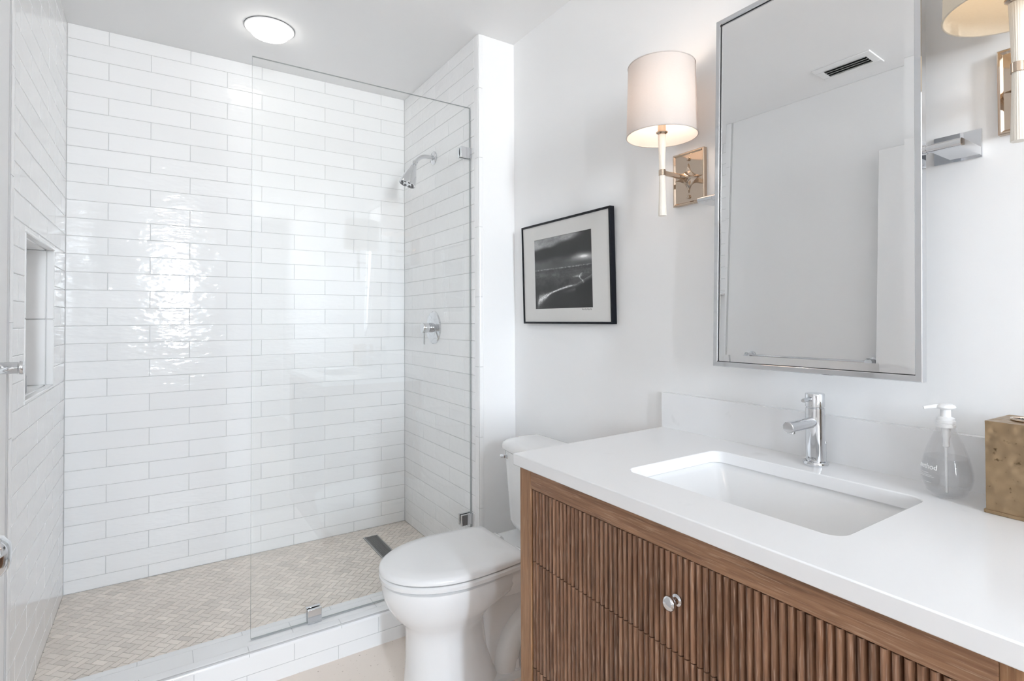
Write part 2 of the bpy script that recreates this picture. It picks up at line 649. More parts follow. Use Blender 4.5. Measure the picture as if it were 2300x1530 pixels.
# bullnose strips (each piece about a foot long)
bm = bmesh.new()
z = SFLOOR
zs = [CURB, 0.438, 0.7475, 1.055, 1.362, 1.67, 1.977, 2.285, CEIL]
for a, b in zip(zs[:-1], zs[1:]):
    a, b = a+0.001, b-0.001
    prof = [(XR+0.003, Y_BN-0.001), (XR+0.0002, Y_BN-0.001)]
    for k in range(7):
        t = PI/2*k/6
        prof.append((XR+0.012-0.012*math.cos(t), YS+0.012-0.012*math.sin(t)))
    prof += [(XR+0.02, YS), (XR+0.02, Y_BN-0.001)]
    loft(bm, [[Vector((x, y, a)) for x, y in prof], [Vector((x, y, b)) for x, y in prof]])
struct('trim_1', bm, 'trimtile', smooth=35)
bm = bmesh.new()
for a, b in zip([0, 0.33, 0.64, 0.95, 1.26, 1.655, 1.95, 2.26], [0.33, 0.64, 0.95, 1.26, 1.655, 1.95, 2.26, CEIL]):
    a, b = a+0.001, b-0.001
    prof = [(XL-0.003, YL_T-0.001), (XL+0.0002, YL_T-0.001)]
    for k in range(7):
        t = PI/2*k/6
        prof.append((XL-0.012+0.012*math.cos(t), 1.955+0.012-0.012*math.sin(t)))
    prof += [(XL-0.02, 1.955), (XL-0.02, YL_T-0.001)]
    loft(bm, [[Vector((x, y, a)) for x, y in prof], [Vector((x, y, b)) for x, y in prof]])
struct('trim_2', bm, 'trimtile', smooth=35)

# niche: lined pocket with a seam at mid height and a bullnose rim
bm = bmesh.new()
ND = 0.092
xb = XL-ND
T = 0.012
zs_ = 1.271
box(bm, xb-T, xb, NY0-T, NY1+T, NZ0-T, NZ1+T)
for y0, y1 in ((NY0-T, NY0), (NY1, NY1+T)):
    box(bm, xb, XL-0.022, y0, y1, NZ0, zs_-0.001)
    box(bm, xb, XL-0.022, y0, y1, zs_+0.001, NZ1)
    box(bm, XL-0.020, XL+0.002, y0, y1, NZ0, zs_-0.001)
    box(bm, XL-0.020, XL+0.002, y0, y1, zs_+0.001, NZ1)
for z0, z1 in ((NZ0-T, NZ0), (NZ1, NZ1+T)):
    box(bm, xb, XL-0.022, NY0-T, NY1+T, z0, z1)
    box(bm, XL-0.020, XL+0.002, NY0-T, NY1+T, z0, z1)
box(bm, xb-0.04, xb-T, NY0-0.03, NY1+0.03, NZ0-0.03, NZ1+0.03)
for q in cut([(NY0-0.03, NY1+0.03, NZ0-0.03, NZ1+0.03)], (NY0-T, NY1+T, NZ0-T, NZ1+T)):
    box(bm, xb-T, XL-0.022, q[0], q[1], q[2], q[3])
niche = struct('trim_3', bm, 'trimtile', bevel=0.003)

# ------------------------------------------------------------------ room shell
bm = bmesh.new()
box(bm, XLP-0.1, XW+0.1, YO, YS+0.02, -0.1, 0.0)
struct('floor', bm, 'stone')
bm = bmesh.new()
box(bm, XF-0.1, XW+0.1, YF-0.1, YO, -0.1, 0.0)
struct('floor_bedroom', bm, 'darkwood')  # unseen added floor, made dark to give the chrome dark reflections
bm = bmesh.new()
box(bm, XL-0.2, XW+0.2, YO, YB+0.1, CEIL, CEIL+0.1)
box(bm, XF-0.1, XW+0.2, YF-0.1, YO, CEIL, CEIL+0.1)
struct('ceiling', bm, 'ceiling')
bm = bmesh.new()
box(bm, XW, XW+0.1, YF-0.1, YS+0.05, 0, CEIL)
struct('wall_right', bm, 'paint')
bm = bmesh.new()
box(bm, XR+0.0195, XW+0.1, YS, YB+0.05, 0, CEIL)
struct('wall_stub', bm, 'paint', bevel=0.003)
bm = bmesh.new()
box(bm, XLP-0.1, XLP, YO, 1.9545, 0, CEIL)
struct('wall_left', bm, 'paint', bevel=0.003)
# unseen bedroom shell added behind the camera, with two windows for daylight
bm = bmesh.new()
box(bm, XF-0.1, XLP-0.1, YO, YO+0.1, 0, CEIL)
struct('wall_bedroom_back', bm, 'paint')
bm = bmesh.new()
box(bm, XF-0.1, XF, YF-0.1, YO, 0, CEIL)
struct('wall_bedroom_left', bm, 'paint')
rects = [(XF-0.1, XW+0.1, 0, CEIL)]
for q in WIN:
    rects = cut(rects, q)
bm = bmesh.new()
for q in rects:
    box(bm, q[0], q[1], YF-0.1, YF, q[2], q[3])
struct('wall_front', bm, 'paint')
for i, q in enumerate(WIN):
    bm = bmesh.new()
    F_ = 0.045
    for p in cut([q], (q[0]+F_, q[1]-F_, q[2]+F_, q[3]-F_)):
        box(bm, p[0], p[1], YF-0.08, YF-0.03, p[2], p[3])
    zm = q[2]+(q[3]-q[2])*0.5
    box(bm, q[0]+F_, q[1]-F_, YF-0.07, YF-0.04, zm-0.016, zm+0.016)
    nv = 0
    for k in range(nv):
        xv = q[0]+(q[1]-q[0])*(k+1)/(nv+1)
        box(bm, xv-0.018, xv+0.018, YF-0.07, YF-0.04, q[2]+F_, q[3]-F_)
    win = struct('window_%d' % (i+1), bm, 'doorpaint', bevel=0.003)
    bm = bmesh.new()
    box(bm, q[0]+F_, q[1]-F_, YF-0.058, YF-0.054, q[2]+F_, q[3]-F_)
    link('window_pane', bm, 'pane', win)

# open white door folded back on the left wall
bm = bmesh.new()
box(bm, -0.303, -0.266, 0.40, 1.135, 0.012, 2.128)
door = struct('door_1', bm, 'doorpaint', bevel=0.002)
bm = bmesh.new()
lathe(bm, [(0.032, 0), (0.032, 0.006), (0.012, 0.010), (0.012, 0.030), (0.020, 0.036), (0.0285, 0.052), (0.031, 0.064), (0.028, 0.078), (0.018, 0.086), (0.006, 0.088)], (-0.266, 1.074, 0.925), (1, 0, 0), 36)
link('door_knob', bm, 'chrome', door, smooth=40)
bm = bmesh.new()
for zh in (0.25, 1.07, 1.88):
    box(bm, -0.345, -0.303, 0.385, 0.40, zh-0.045, zh+0.045)
link('hinge', bm, 'satin', door)

# ------------------------------------------------------------------ shower floor: herringbone mosaic
def clip_poly(poly, x0, x1, y0, y1):
    def half(p, ax, lim, sgn):
        out = []
        for i in range(len(p)):
            a, b = p[i], p[(i+1) % len(p)]
            da, db = sgn*(a[ax]-lim), sgn*(b[ax]-lim)
            if da >= 0:
                out.append(a)
            if da*db < 0:
                t = da/(da-db)
                out.append((a[0]+(b[0]-a[0])*t, a[1]+(b[1]-a[1])*t))
        return out
    for ax, lim, s in ((0, x0, 1), (0, x1, -1), (1, y0, 1), (1, y1, -1)):
        if len(poly) < 3:
            return []
        poly = half(poly, ax, lim, s)
    return poly if len(poly) >= 3 else []


CY1 = 2.2425
DR = (0.886, 0.9565, 2.50, 2.847)     # drain x0 x1 y0 y1
bm = bmesh.new()
tones = []
w = 0.0245
g = 0.0011
c45 = math.sqrt(0.5)
cx0, cy0 = 0.4, 2.6
for i in range(-60, 61):
    for j in range(-60, 61):
        k = (i-j) % 4
        if k == 0:
            q = (i*w, (i+2)*w, j*w, (j+1)*w)
        elif k == 2:
            q = (i*w, (i+1)*w, (j-1)*w, (j+1)*w)
        else:
            continue
        q = (q[0]+g, q[1]-g, q[2]+g, q[3]-g)
        pts = [(q[0], q[2]), (q[1], q[2]), (q[1], q[3]), (q[0], q[3])]
        pts = [(cx0 + (a+b)*c45, cy0 + (b-a)*c45) for a, b in pts]
        pl_ = clip_poly(pts, XL+0.001, XR-0.001, CY1+0.001, YB-0.001)
        if not pl_:
            continue
        pieces = [pl_]
        if not clip_poly(pl_, DR[0]-.004, DR[1]+.004, DR[2]-.004, DR[3]+.004) == []:
            pieces = [clip_poly(pl_, -9, DR[0]-.004, -9, 9), clip_poly(pl_, DR[1]+.004, 9, -9, 9),
                      clip_poly(pl_, DR[0]-.004, DR[1]+.004, -9, DR[2]-.004), clip_poly(pl_, DR[0]-.004, DR[1]+.004, DR[3]+.004, 9)]
        t = random.gauss(0.55, 0.22)
        t = min(1, max(0, t))
        for pc in pieces:
            if len(pc) < 3:
                continue
            ar = sum(pc[n][0]*pc[(n+1) % len(pc)][1]-pc[(n+1) % len(pc)][0]*pc[n][1] for n in range(len(pc)))
            if abs(ar) < 2e-5:
                continue
            lo = [bm.verts.new((x, y, SFLOOR-0.004)) for x, y in pc]
            hi = [bm.verts.new((x, y, SFLOOR)) for x, y in pc]
            for n in range(len(pc)):
                bm.faces.new((lo[n], lo[(n+1) % len(pc)], hi[(n+1) % len(pc)], hi[n]))
                tones.append(t)
            bm.faces.new(hi)
            tones.append(t)
for q in cut([(XL-0.05, XR+0.05, CY1-0.01, YB+0.05)], (DR[0]-.003, DR[1]+.003, DR[2]-.003, DR[3]+.003)):
    for fc in box(bm, q[0], q[1], q[2], q[3], 0.0, SFLOOR-0.0009):
        fc.material_index = 1
        tones.append(1.0)
sf = struct('floor_shower', bm, ['mosaic', 'mgrout'])
set_tone(sf, tones)

# tiled curb
bm = bmesh.new()
tones = []
def chamfer_tile(bm, x0, x1, y0, y1, z0, z1):
    box(bm, x0, x1, y0, y1, z0, z1)
xj = [XL, -0.2108, 0.0951, 0.4009, 0.7069, 1.0129, XW-0.19]
X_ENDC = XW
for a, b in zip([XL, 0.0951, 0.4009, 0.7069, 1.0129], [0.0951, 0.4009, 0.7069, 1.0129, XR+0.0]):
    box(bm, a+0.001, b-0.001, YS, YS+0.02, 0.0515, 0.1225-0.013)
for a, b in zip([XL, -0.056, 0.2497, 0.5556, 0.8615], [-0.056, 0.2497, 0.5556, 0.8615, XR]):
    box(bm, a+0.001, b-0.001, YS, YS+0.02, 0.0, 0.0495)
for a, b in zip([XL, 0.0957, 0.4054, 0.715, 1.0247], [0.0957, 0.4054, 0.715, 1.0247, XR]):
    box(bm, a+0.001, b-0.001, 2.131, 2.212, 0.08, CURB)
for a, b in zip([XL, -0.06, 0.2497, 0.56, 0.87], [-0.06, 0.2497, 0.56, 0.87, XR]):
    box(bm, a+0.001, b-0.001, 2.214, CY1, 0.08, CURB)
for a, b in zip([XL, -0.0528, 0.2568, 0.5665, 0.876], [-0.0528, 0.2568, 0.5665, 0.876, XR]):
    prof = [(2.129, 0.08), (2.129, CURB)]
    for k in range(9):
        t = PI/2*k/8
        prof.append((YS-0.002+0.016-0.016*math.sin(t), CURB-0.016+0.016*math.cos(t)))
    prof += [(YS-0.002, 0.1115-0.001), (YS+0.01, 0.1115-0.001), (YS+0.01, 0.08)]
    loft(bm, [[Vector((a+0.001, y, z)) for y, z in prof], [Vector((b-0.001, y, z)) for y, z in prof]])
nb = len(bm.faces)
for fc in box(bm, XL-0.02, XR+0.015, YS+0.0015, CY1-0.001, 0, CURB-0.0015):
    fc.material_index = 1
struct('trim_4', bm, ['trimtile', 'grout'], smooth=30)

# ------------------------------------------------------------------ shower drain
t = thing('shower_drain', ((DR[0]+DR[1])/2, (DR[2]+DR[3])/2, SFLOOR-0.02), 'narrow steel slot drain with a perforated cover set in the mosaic shower floor', 'drain')
bm = bmesh.new()
for q in cut([(DR[0]-.002, DR[1]+.002, DR[2]-.002, DR[3]+.002)], (DR[0]+.003, DR[1]-.003, DR[2]+.003, DR[3]-.003)):
    box(bm, q[0], q[1], q[2], q[3], SFLOOR-0.02, SFLOOR+0.0012)
box(bm, DR[0], DR[1], DR[2], DR[3], SFLOOR-0.021, SFLOOR-0.016)
link('frame', bm, 'satin', t)
bm = bmesh.new()
gx0, gx1, gy0, gy1 = DR[0]+.0035, DR[1]-.0035, DR[2]+.0035, DR[3]-.0035
nx, ny = 9, 48
dx, dy = (gx1-gx0)/nx, (gy1-gy0)/ny
for i in range(nx):
    for j in range(ny):
        x0, y0 = gx0+i*dx, gy0+j*dy
        edge_ = i in (0, nx-1) or j in (0, ny-1)
        zz = SFLOOR-0.0005
        if edge_:
            vs = [bm.verts.new(p) for p in ((x0, y0, zz), (x0+dx, y0, zz), (x0+dx, y0+dy, zz), (x0, y0+dy, zz))]
            bm.faces.new(vs)
            continue
        o_ = [bm.verts.new(p) for p in ((x0, y0, zz), (x0+dx, y0, zz), (x0+dx, y0+dy, zz), (x0, y0+dy, zz))]
        i_ = [bm.verts.new((x0+dx*a, y0+dy*b, zz)) for a, b in ((.24, .24), (.76, .24), (.76, .76), (.24, .76))]
        for n in range(4):
            bm.faces.new((o_[n], o_[(n+1) % 4], i_[(n+1) % 4], i_[n]))
bmesh.ops.remove_doubles(bm, verts=bm.verts, dist=1e-5)
bmesh.ops.solidify(bm, geom=bm.faces[:], thickness=0.0015)
link('grate', bm, 'drain_steel', t)
bm = bmesh.new()
box(bm, gx0, gx1, gy0, gy1, SFLOOR-0.0155, SFLOOR-0.012)
link('channel_shade', bm, 'dark', t)  # dark sheet stands in for the shade under the grate

# ------------------------------------------------------------------ glass screen
t = thing('shower_screen', (0.71, YG, CURB), 'frameless clear glass shower screen standing on the tiled curb', 'shower screen')
bm = bmesh.new()
gx0, gx1, gz0, gz1 = 0.270, XR-0.0035, CURB+0.004, 2.2165
fs = box(bm, gx0, gx1, YG, YG+0.010, gz0, gz1)
for fc in fs:
    if abs(fc.calc_center_median().y - (YG+0.005)) < 0.004:
        fc.material_index = 1
link('glass_panel', bm, ['pane', 'pane_edge'], t)


def clamp(x0, x1, z0, z1):
    bm = bmesh.new()
    box(bm, x0, x1, YG-0.012, YG-0.0002, z0, z1)
    box(bm, x0, x1, YG+0.0102, YG+0.022, z0, z1)
    return bm


for x0, x1, z0, z1 in ((1.102, XR-0.0006, 1.985, 2.032), (1.100, XR-0.0006, 0.355, 0.402), (0.460, 0.5095, CURB+0.0004, 0.180)):
    link('clamp', clamp(x0, x1, z0, z1), 'chrome', t, bevel=0.0012)

# ------------------------------------------------------------------ shower head
YH = 2.553
t = thing('shower_spray', (XR, YH, 2.088), 'chrome shower head on a bent arm fixed to the tiled wall', 'shower head')
bm = bmesh.new()
lathe(bm, [(0.034, 0), (0.0345, 0.004), (0.030, 0.008), (0.0135, 0.010), (0.0135, 0.016)], (XR, YH, 2.088), (-1, 0, 0), 40)
link('flange', bm, 'chrome', t, smooth=40)
bm = bmesh.new()
path = smooth_path([(XR-0.004, YH, 2.088), (1.118, YH, 2.0895), (1.092, YH, 2.084), (1.070, YH, 2.069), (1.054, YH, 2.050)], 8)
tube(bm, path, 0.0098, 20)
link('arm', bm, 'chrome', t, smooth=50)
AX = Vector((-0.34, 0, -0.94)).normalized()
hc = Vector((1.053, YH, 2.049))
bm = bmesh.new()
lathe(bm, [(0.0125, -0.006), (0.0135, 0), (0.0135, 0.010), (0.010, 0.013), (0.0125, 0.018), (0.010, 0.024)], hc, AX, 28)
link('ball_joint', bm, 'chrome', t, smooth=35)
bm = bmesh.new()
lathe(bm, [(0.012, 0.019), (0.0155, 0.021), (0.017, 0.030), (0.023, 0.048), (0.032, 0.075), (0.0395, 0.102), (0.0425, 0.118), (0.042, 0.122), (0.039, 0.1225), (0.038, 0.119)], hc, AX, 44)
head = link('spray_head', bm, 'chrome', t, smooth=40)
a_, b_, w_ = frame_of(AX)
bm = bmesh.new()
for k in range(8):
    an = 2*PI*k/8
    for rr in (0.028,):
        p = hc + AX*0.1185 + (a_*math.cos(an)+b_*math.sin(an))*rr
        lathe(bm, [(0.0062, 0), (0.0062, 0.004), (0.004, 0.0055)], p, AX, 12)
nz = link('nozzles', bm, 'rubber', t)
nz['label'] = 'dark rubber spray nozzles'

# ------------------------------------------------------------------ shower valve
YV, ZV = 2.5576, 1.222
t = thing('shower_valve', (XR, YV, ZV), 'round chrome shower valve with a pin lever on the tiled wall', 'shower valve')
bm = bmesh.new()
lathe(bm, [(0.083, 0), (0.083, 0.003), (0.079, 0.007), (0.048, 0.0115), (0.046, 0.0105), (0.044, 0.0115), (0.012, 0.013)], (XR, YV, ZV), (-1, 0, 0), 64)
link('escutcheon', bm, 'chrome', t, smooth=25)
bm = bmesh.new()
lathe(bm, [(0.025, 0.008), (0.025, 0.030), (0.0225, 0.031), (0.0225, 0.034), (0.0255, 0.035), (0.0255, 0.063), (0.0245, 0.0655), (0.001, 0.0655)], (XR, YV, ZV), (-1, 0, 0), 48)
link('handle', bm, 'chrome', t, smooth=35)
bm = bmesh.new()
lathe(bm, [(0.0042, 0.020), (0.0042, 0.082), (0.003, 0.0845)], (XR-0.0535, YV, ZV), (0, 0, -1), 16)
link('lever', bm, 'chrome', t, smooth=40)

# ------------------------------------------------------------------ ceiling light
t = thing('ceiling_light', (0.386, 2.548, CEIL), 'round white recessed ceiling light with a glowing frosted lens', 'ceiling light')
bm = bmesh.new()
lathe(bm, [(0.099, 0), (0.099, 0.003), (0.097, 0.0055), (0.084, 0.0065), (0.079, 0.002)], (0.386, 2.548, CEIL), (0, 0, -1), 72, True, True)
link('trim_ring', bm, 'doorpaint', t, smooth=30)
bm = bmesh.new()
tube(bm, [Vector((0.386+0.0993*math.cos(2*PI*k/72), 2.548+0.0993*math.sin(2*PI*k/72), CEIL-0.0012)) for k in range(73)], 0.0011, 6, False)
link('rim_shadow', bm, 'rubber', t, smooth=60)  # dark ring added in place of the shadow gap round the trim
bm = bmesh.new()
lathe(bm, [(0.078, 0.004), (0.078, 0.010), (0.075, 0.024), (0.072, 0.029), (0.066, 0.031), (0.001, 0.033)], (0.386, 2.548, CEIL), (0, 0, -1), 64)
link('lens', bm, 'lens', t, smooth=30)

# ------------------------------------------------------------------ ceiling vent (seen in the mirror)
VX0, VX1, VY0, VY1 = -0.228, -0.076, 1.100, 1.354
t = thing('ceiling_vent', (-0.152, 1.227, CEIL), 'small white ceiling vent with grey slots, seen in the mirror', 'vent')
bm = bmesh.new()
for q in cut([(VX0, VX1, VY0, VY1)], (-0.193, -0.117, 1.132, 1.322)):
    box(bm, q[0], q[1], q[2], q[3], CEIL-0.006, CEIL+0.001)
link('frame', bm, 'doorpaint', t, bevel=0.002)
bm = bmesh.new()
box(bm, -0.193, -0.117, 1.132, 1.322, CEIL-0.0015, CEIL+0.001)
link('duct_shade', bm, 'dark', t)  # dark plate stands in for the shade inside the duct
for k in range(4):
    bm = bmesh.new()
    x = -0.186 + k*0.0205
    vs = [(x, CEIL-0.0015), (x+0.012, CEIL-0.010), (x+0.014, CEIL-0.010), (x+0.002, CEIL-0.0015)]
    loft(bm, [[Vector((a, 1.134, b)) for a, b in vs], [Vector((a, 1.320, b)) for a, b in vs]])
    link('slat', bm, 'doorpaint', t)

# ------------------------------------------------------------------ towel bar on the left wall
t = thing('towel_bar', (XLP, 1.48, 1.150), 'chrome towel bar with round posts on the left wall', 'towel bar')
for yy in (1.79, 1.172):
    bm = bmesh.new()
    lathe(bm, [(0.0235, 0), (0.0235, 0.006), (0.0155, 0.008), (0.0145, 0.012), (0.0145, 0.050), (0.0168, 0.052), (0.0168, 0.058), (0.0158, 0.0595), (0.001, 0.0600)], (XLP, yy, 1.150), (1, 0, 0), 36)
    link('post', bm, 'chrome', t, smooth=35)
bm = bmesh.new()
cyl(bm, (XLP+0.036, 1.172, 1.150), (XLP+0.036, 1.79, 1.150), 0.006, 20)
link('bar', bm, 'chrome', t, smooth=40)

# ------------------------------------------------------------------ small bottle in the niche
bm = bmesh.new()
lathe(bm, [(0.0165, 0), (0.018, 0.003), (0.018, 0.055), (0.016, 0.062), (0.008, 0.066), (0.008, 0.078), (0.0001, 0.078)], (-0.381, 2.385, NZ0), (0, 0, 1), 28)
tag(link('bottle', bm, 'greybottle', smooth=40), 'small grey bottle standing at the near end of the shower niche', 'bottle')

# ------------------------------------------------------------------ toilet
YT = 1.718
def egg(xf, xbk, hw, cx, z, n=56, back_pow=1.0):
    out = []
    for k in range(n):
        a = 2*PI*k/n
        c, s = math.cos(a), math.sin(a)
        if c >= 0:
            x = cx - (cx-xf)*c
            y = hw*s
        else:
            cc = abs(c)**back_pow
            x = cx + (xbk-cx)*cc
            y = hw*math.copysign(abs(s)**back_pow, s)
        out.append(Vector((x, YT+y, z)))
    return out


t = thing('toilet', (0.95, YT, 0), 'white two piece toilet with closed lid beside the vanity', 'toilet')
bm = bmesh.new()
rings = [egg(0.672, 1.02, 0.128, 0.80, 0.0), egg(0.668, 1.015, 0.131, 0.80, 0.012), egg(0.676, 0.99, 0.124, 0.80, 0.05), egg(0.680, 0.965, 0.118, 0.80, 0.12),
         egg(0.681, 0.955, 0.115, 0.80, 0.19), egg(0.680, 0.95, 0.116, 0.80, 0.235), egg(0.668, 0.965, 0.126, 0.80, 0.262), egg(0.640, 1.00, 0.146, 0.80, 0.292),
         egg(0.617, 1.09, 0.165, 0.81, 0.325), egg(0.604, 1.13, 0.176, 0.82, 0.36), egg(0.599, 1.14, 0.181, 0.82, 0.392), egg(0.601, 1.13, 0.179, 0.82, 0.404),
         egg(0.612, 1.12, 0.168, 0.82, 0.408)]
loft(bm, rings)
# rear deck that carries the tank
dk = [rrect(0.97, 1.30, YT-0.10, YT+0.10, 0.05, 0.30), rrect(0.955, 1.315, YT-0.135, YT+0.135, 0.06, 0.345), rrect(0.95, 1.322, YT-0.15, YT+0.15, 0.06, 0.375),
      rrect(0.95, 1.324, YT-0.152, YT+0.152, 0.06, 0.405), rrect(0.955, 1.32, YT-0.146, YT+0.146, 0.055, 0.412)]
loft(bm, dk)
# web below the deck and foot
loft(bm, [rrect(0.86, 1.26, YT-0.045, YT+0.045, 0.04, 0.0), rrect(0.86, 1.25, YT-0.040, YT+0.040, 0.03, 0.15), rrect(0.88, 1.27, YT-0.046, YT+0.046, 0.03, 0.27), rrect(0.90, 1.28, YT-0.075, YT+0.075, 0.04, 0.335)])
loft(bm, [rrect(0.84, 1.27, YT-0.098, YT+0.098, 0.06, 0.0), rrect(0.84, 1.27, YT-0.098, YT+0.098, 0.06, 0.012), rrect(0.845, 1.265, YT-0.092, YT+0.092, 0.055, 0.020)])
link('bowl', bm, 'porcelain', t, smooth=50)
bm = bmesh.new()
for s in (-1, 1):
    path = smooth_path([(1.028, YT+s*0.040, 0.005), (1.034, YT+s*0.043, 0.06), (1.060, YT+s*0.045, 0.125), (1.115, YT+s*0.046, 0.180), (1.18, YT+s*0.046, 0.235), (1.235, YT+s*0.045, 0.24), (1.265, YT+s*0.04, 0.16), (1.27, YT+s*0.04, 0.03)], 8)
    tube(bm, path, 0.046, 20)
link('trapway', bm, 'porcelain', t, smooth=60)
for s in (-1, 1):
    bm = bmesh.new()
    lathe(bm, [(0.016, 0), (0.016, 0.006), (0.0125, 0.008), (0.0120, 0.030), (0.009, 0.036), (0.001, 0.0375)], (1.058, YT+s*0.0735, 0.019), (0, 0, 1), 24)
    link('bolt_cap', bm, 'plastic', t, smooth=40)


def lid_ring(xf, hw, xb_, hwb, z, cxm=0.83, n=48):
    """elongated seat outline: half ellipse in front, gently tapering to a straight back with round corners"""
    pts = []
    for k in range(n+1):
        a = -PI/2 + PI*k/n
        pts.append(Vector((cxm-(cxm-xf)*math.cos(a), YT+hw*math.sin(a), z)))
    r = 0.022
    m_ = 8
    side = []
    for k in range(1, m_+1):
        f_ = k/m_
        x = cxm + (xb_-r-cxm)*f_
        side.append((x, hw + (hwb-hw)*f_**1.8))
    arc = []
    for k in range(1, 6):
        a = PI/2*k/5
        arc.append((xb_-r+r*math.sin(a), hwb-r+r*math.cos(a)))
    up = [Vector((x, YT+y, z)) for x, y in side+arc]
    dn = [Vector((x, YT-y, z)) for x, y in reversed(side+arc)]
    return pts + up + dn


LX = 1.052
bm = bmesh.new()
loft(bm, [lid_ring(0.599, 0.178, LX-0.004, 0.160, 0.4115), lid_ring(0.593, 0.184, LX, 0.166, 0.415), lid_ring(0.592, 0.185, LX, 0.167, 0.427), lid_ring(0.597, 0.180, LX-0.004, 0.162, 0.4325)])
link('seat', bm, 'plastic', t, smooth=45)
bm = bmesh.new()
loft(bm, [lid_ring(0.597, 0.180, LX-0.006, 0.161, 0.436), lid_ring(0.591, 0.186, LX, 0.167, 0.4395), lid_ring(0.591, 0.186, LX, 0.167, 0.4465), lid_ring(0.5945, 0.1825, LX-0.003, 0.164, 0.4535), lid_ring(0.603, 0.174, LX-0.010, 0.156, 0.4580),
          lid_ring(0.64, 0.14, LX-0.035, 0.124, 0.4620), lid_ring(0.74, 0.06, LX-0.10, 0.05, 0.4645)])
link('lid', bm, 'plastic', t, smooth=45)
for s in (-1, 1):
    bm = bmesh.new()
    lathe(bm, [(0.014, 0), (0.014, 0.045), (0.011, 0.049)], (LX+0.018, YT+s*0.075-0.024, 0.428), (0, 1, 0), 20)
    box(bm, LX-0.004, LX+0.028, YT+s*0.075-0.022, YT+s*0.075+0.022, 0.411, 0.428)
    link('hinge', bm, 'plastic', t, smooth=40)


def tank_ring(xf, hw, z, bow=0.02, xb_=1.333, r=0.07, n=10):
    pts = []
    m_ = 14
    for k in range(m_+1):
        f_ = -1 + 2*k/m_
        y = f_*(hw-r*0.85)
        pts.append(Vector((xf + bow*(f_**2)*0.6, YT-0.006+y, z)))
    def corner(sy):
        c = []
        x0 = xf + bow*0.6
        for k in range(1, n+1):
            a = PI/2*k/n
            c.append(Vector((x0 + r*(1-math.cos(a)), YT-0.006+sy*(hw-r*0.85+r*0.85*math.sin(a)), z)))
        return c
    rb = 0.02
    back_ = [Vector((xb_-rb, YT-0.006+hw, z)), Vector((xb_-rb*0.3, YT-0.006+hw-rb*0.3, z)), Vector((xb_, YT-0.006+hw-rb, z))]
    back2 = [Vector((xb_, YT-0.006-hw+rb, z)), Vector((xb_-rb*0.3, YT-0.006-hw+rb*0.3, z)), Vector((xb_-rb, YT-0.006-hw, z))]
    return pts + corner(1) + back_ + back2 + list(reversed(corner(-1)))


bm = bmesh.new()
loft(bm, [tank_ring(1.215, 0.115, 0.413, 0.01, 1.325, 0.05), tank_ring(1.180, 0.150, 0.422, 0.015, 1.328, 0.06), tank_ring(1.158, 0.172, 0.44, 0.02), tank_ring(1.150, 0.180, 0.465, 0.02), tank_ring(1.142, 0.188, 0.60, 0.022), tank_ring(1.134, 0.195, 0.737, 0.024)])
link('tank', bm, 'porcelain', t, smooth=50)
bm = bmesh.new()
loft(bm, [tank_ring(1.131, 0.198, 0.7405, 0.024, 1.335), tank_ring(1.125, 0.204, 0.745, 0.024, 1.338), tank_ring(1.125, 0.204, 0.760, 0.024, 1.338), tank_ring(1.129, 0.200, 0.769, 0.024, 1.336), tank_ring(1.140, 0.189, 0.7755, 0.024, 1.330), tank_ring(1.165, 0.165, 0.779, 0.02, 1.315, 0.06)])
link('tank_lid', bm, 'porcelain', t, smooth=50)
bm = bmesh.new()
lathe(bm, [(0.011, 0), (0.011, 0.006), (0.006, 0.008), (0.006, 0.018)], (1.156, YT+0.132, 0.716), (-1, 0, 0), 20)
tube(bm, smooth_path([(1.139, YT+0.132, 0.716), (1.137, YT+0.142, 0.7155), (1.139, YT+0.155, 0.714)], 5), [0.006]*8+[0.0075]*3, 12)
link('flush_lever', bm, 'chrome', t, smooth=45)

# ------------------------------------------------------------------ vanity cabinet
CX0, CY0, CY_1 = 0.765, 0.165, 1.1675
t = thing('vanity_cabinet', (1.05, 0.666, 0), 'brown oak vanity cabinet with fluted drawer fronts', 'vanity cabinet')
bm = bmesh.new()
DY0, DY1 = 0.211, 1.1195
box(bm, CX0, CX0+0.022, DY1, CY_1, 0.0, 0.8895)
link('stile', bm, 'wood_s', t, bevel=0.0015)
bm = bmesh.new()
box(bm, CX0, CX0+0.022, CY0, DY0, 0.0, 0.8895)
link('stile', bm, 'wood_s', t, bevel=0.0015)
for z0, z1 in ((0.842, 0.8895), (0.0, 0.125)):
    bm = bmesh.new()
    box(bm, CX0+0.0003, CX0+0.022, DY0, DY1, z0, z1)
    link('rail', bm, 'wood_h', t, bevel=0.001)
bm = bmesh.new()
box(bm, CX0+0.022, XW-0.002, CY_1-0.02, CY_1, 0.0, 0.8895)
box(bm, CX0+0.022, XW-0.002, CY0, CY0+0.02, 0.0, 0.8895)
box(bm, CX0+0.05, XW-0.002, CY0+0.02, CY_1-0.02, 0.0, 0.10)
box(bm, CX0+0.040, CX0+0.046, DY0-0.01, DY1+0.01, 0.10, 0.8895)
link('carcass', bm, 'wood_s', t)
PITCH_S = 0.01376
NS = 66
rnd_slat = [random.random() for _ in range(NS)]


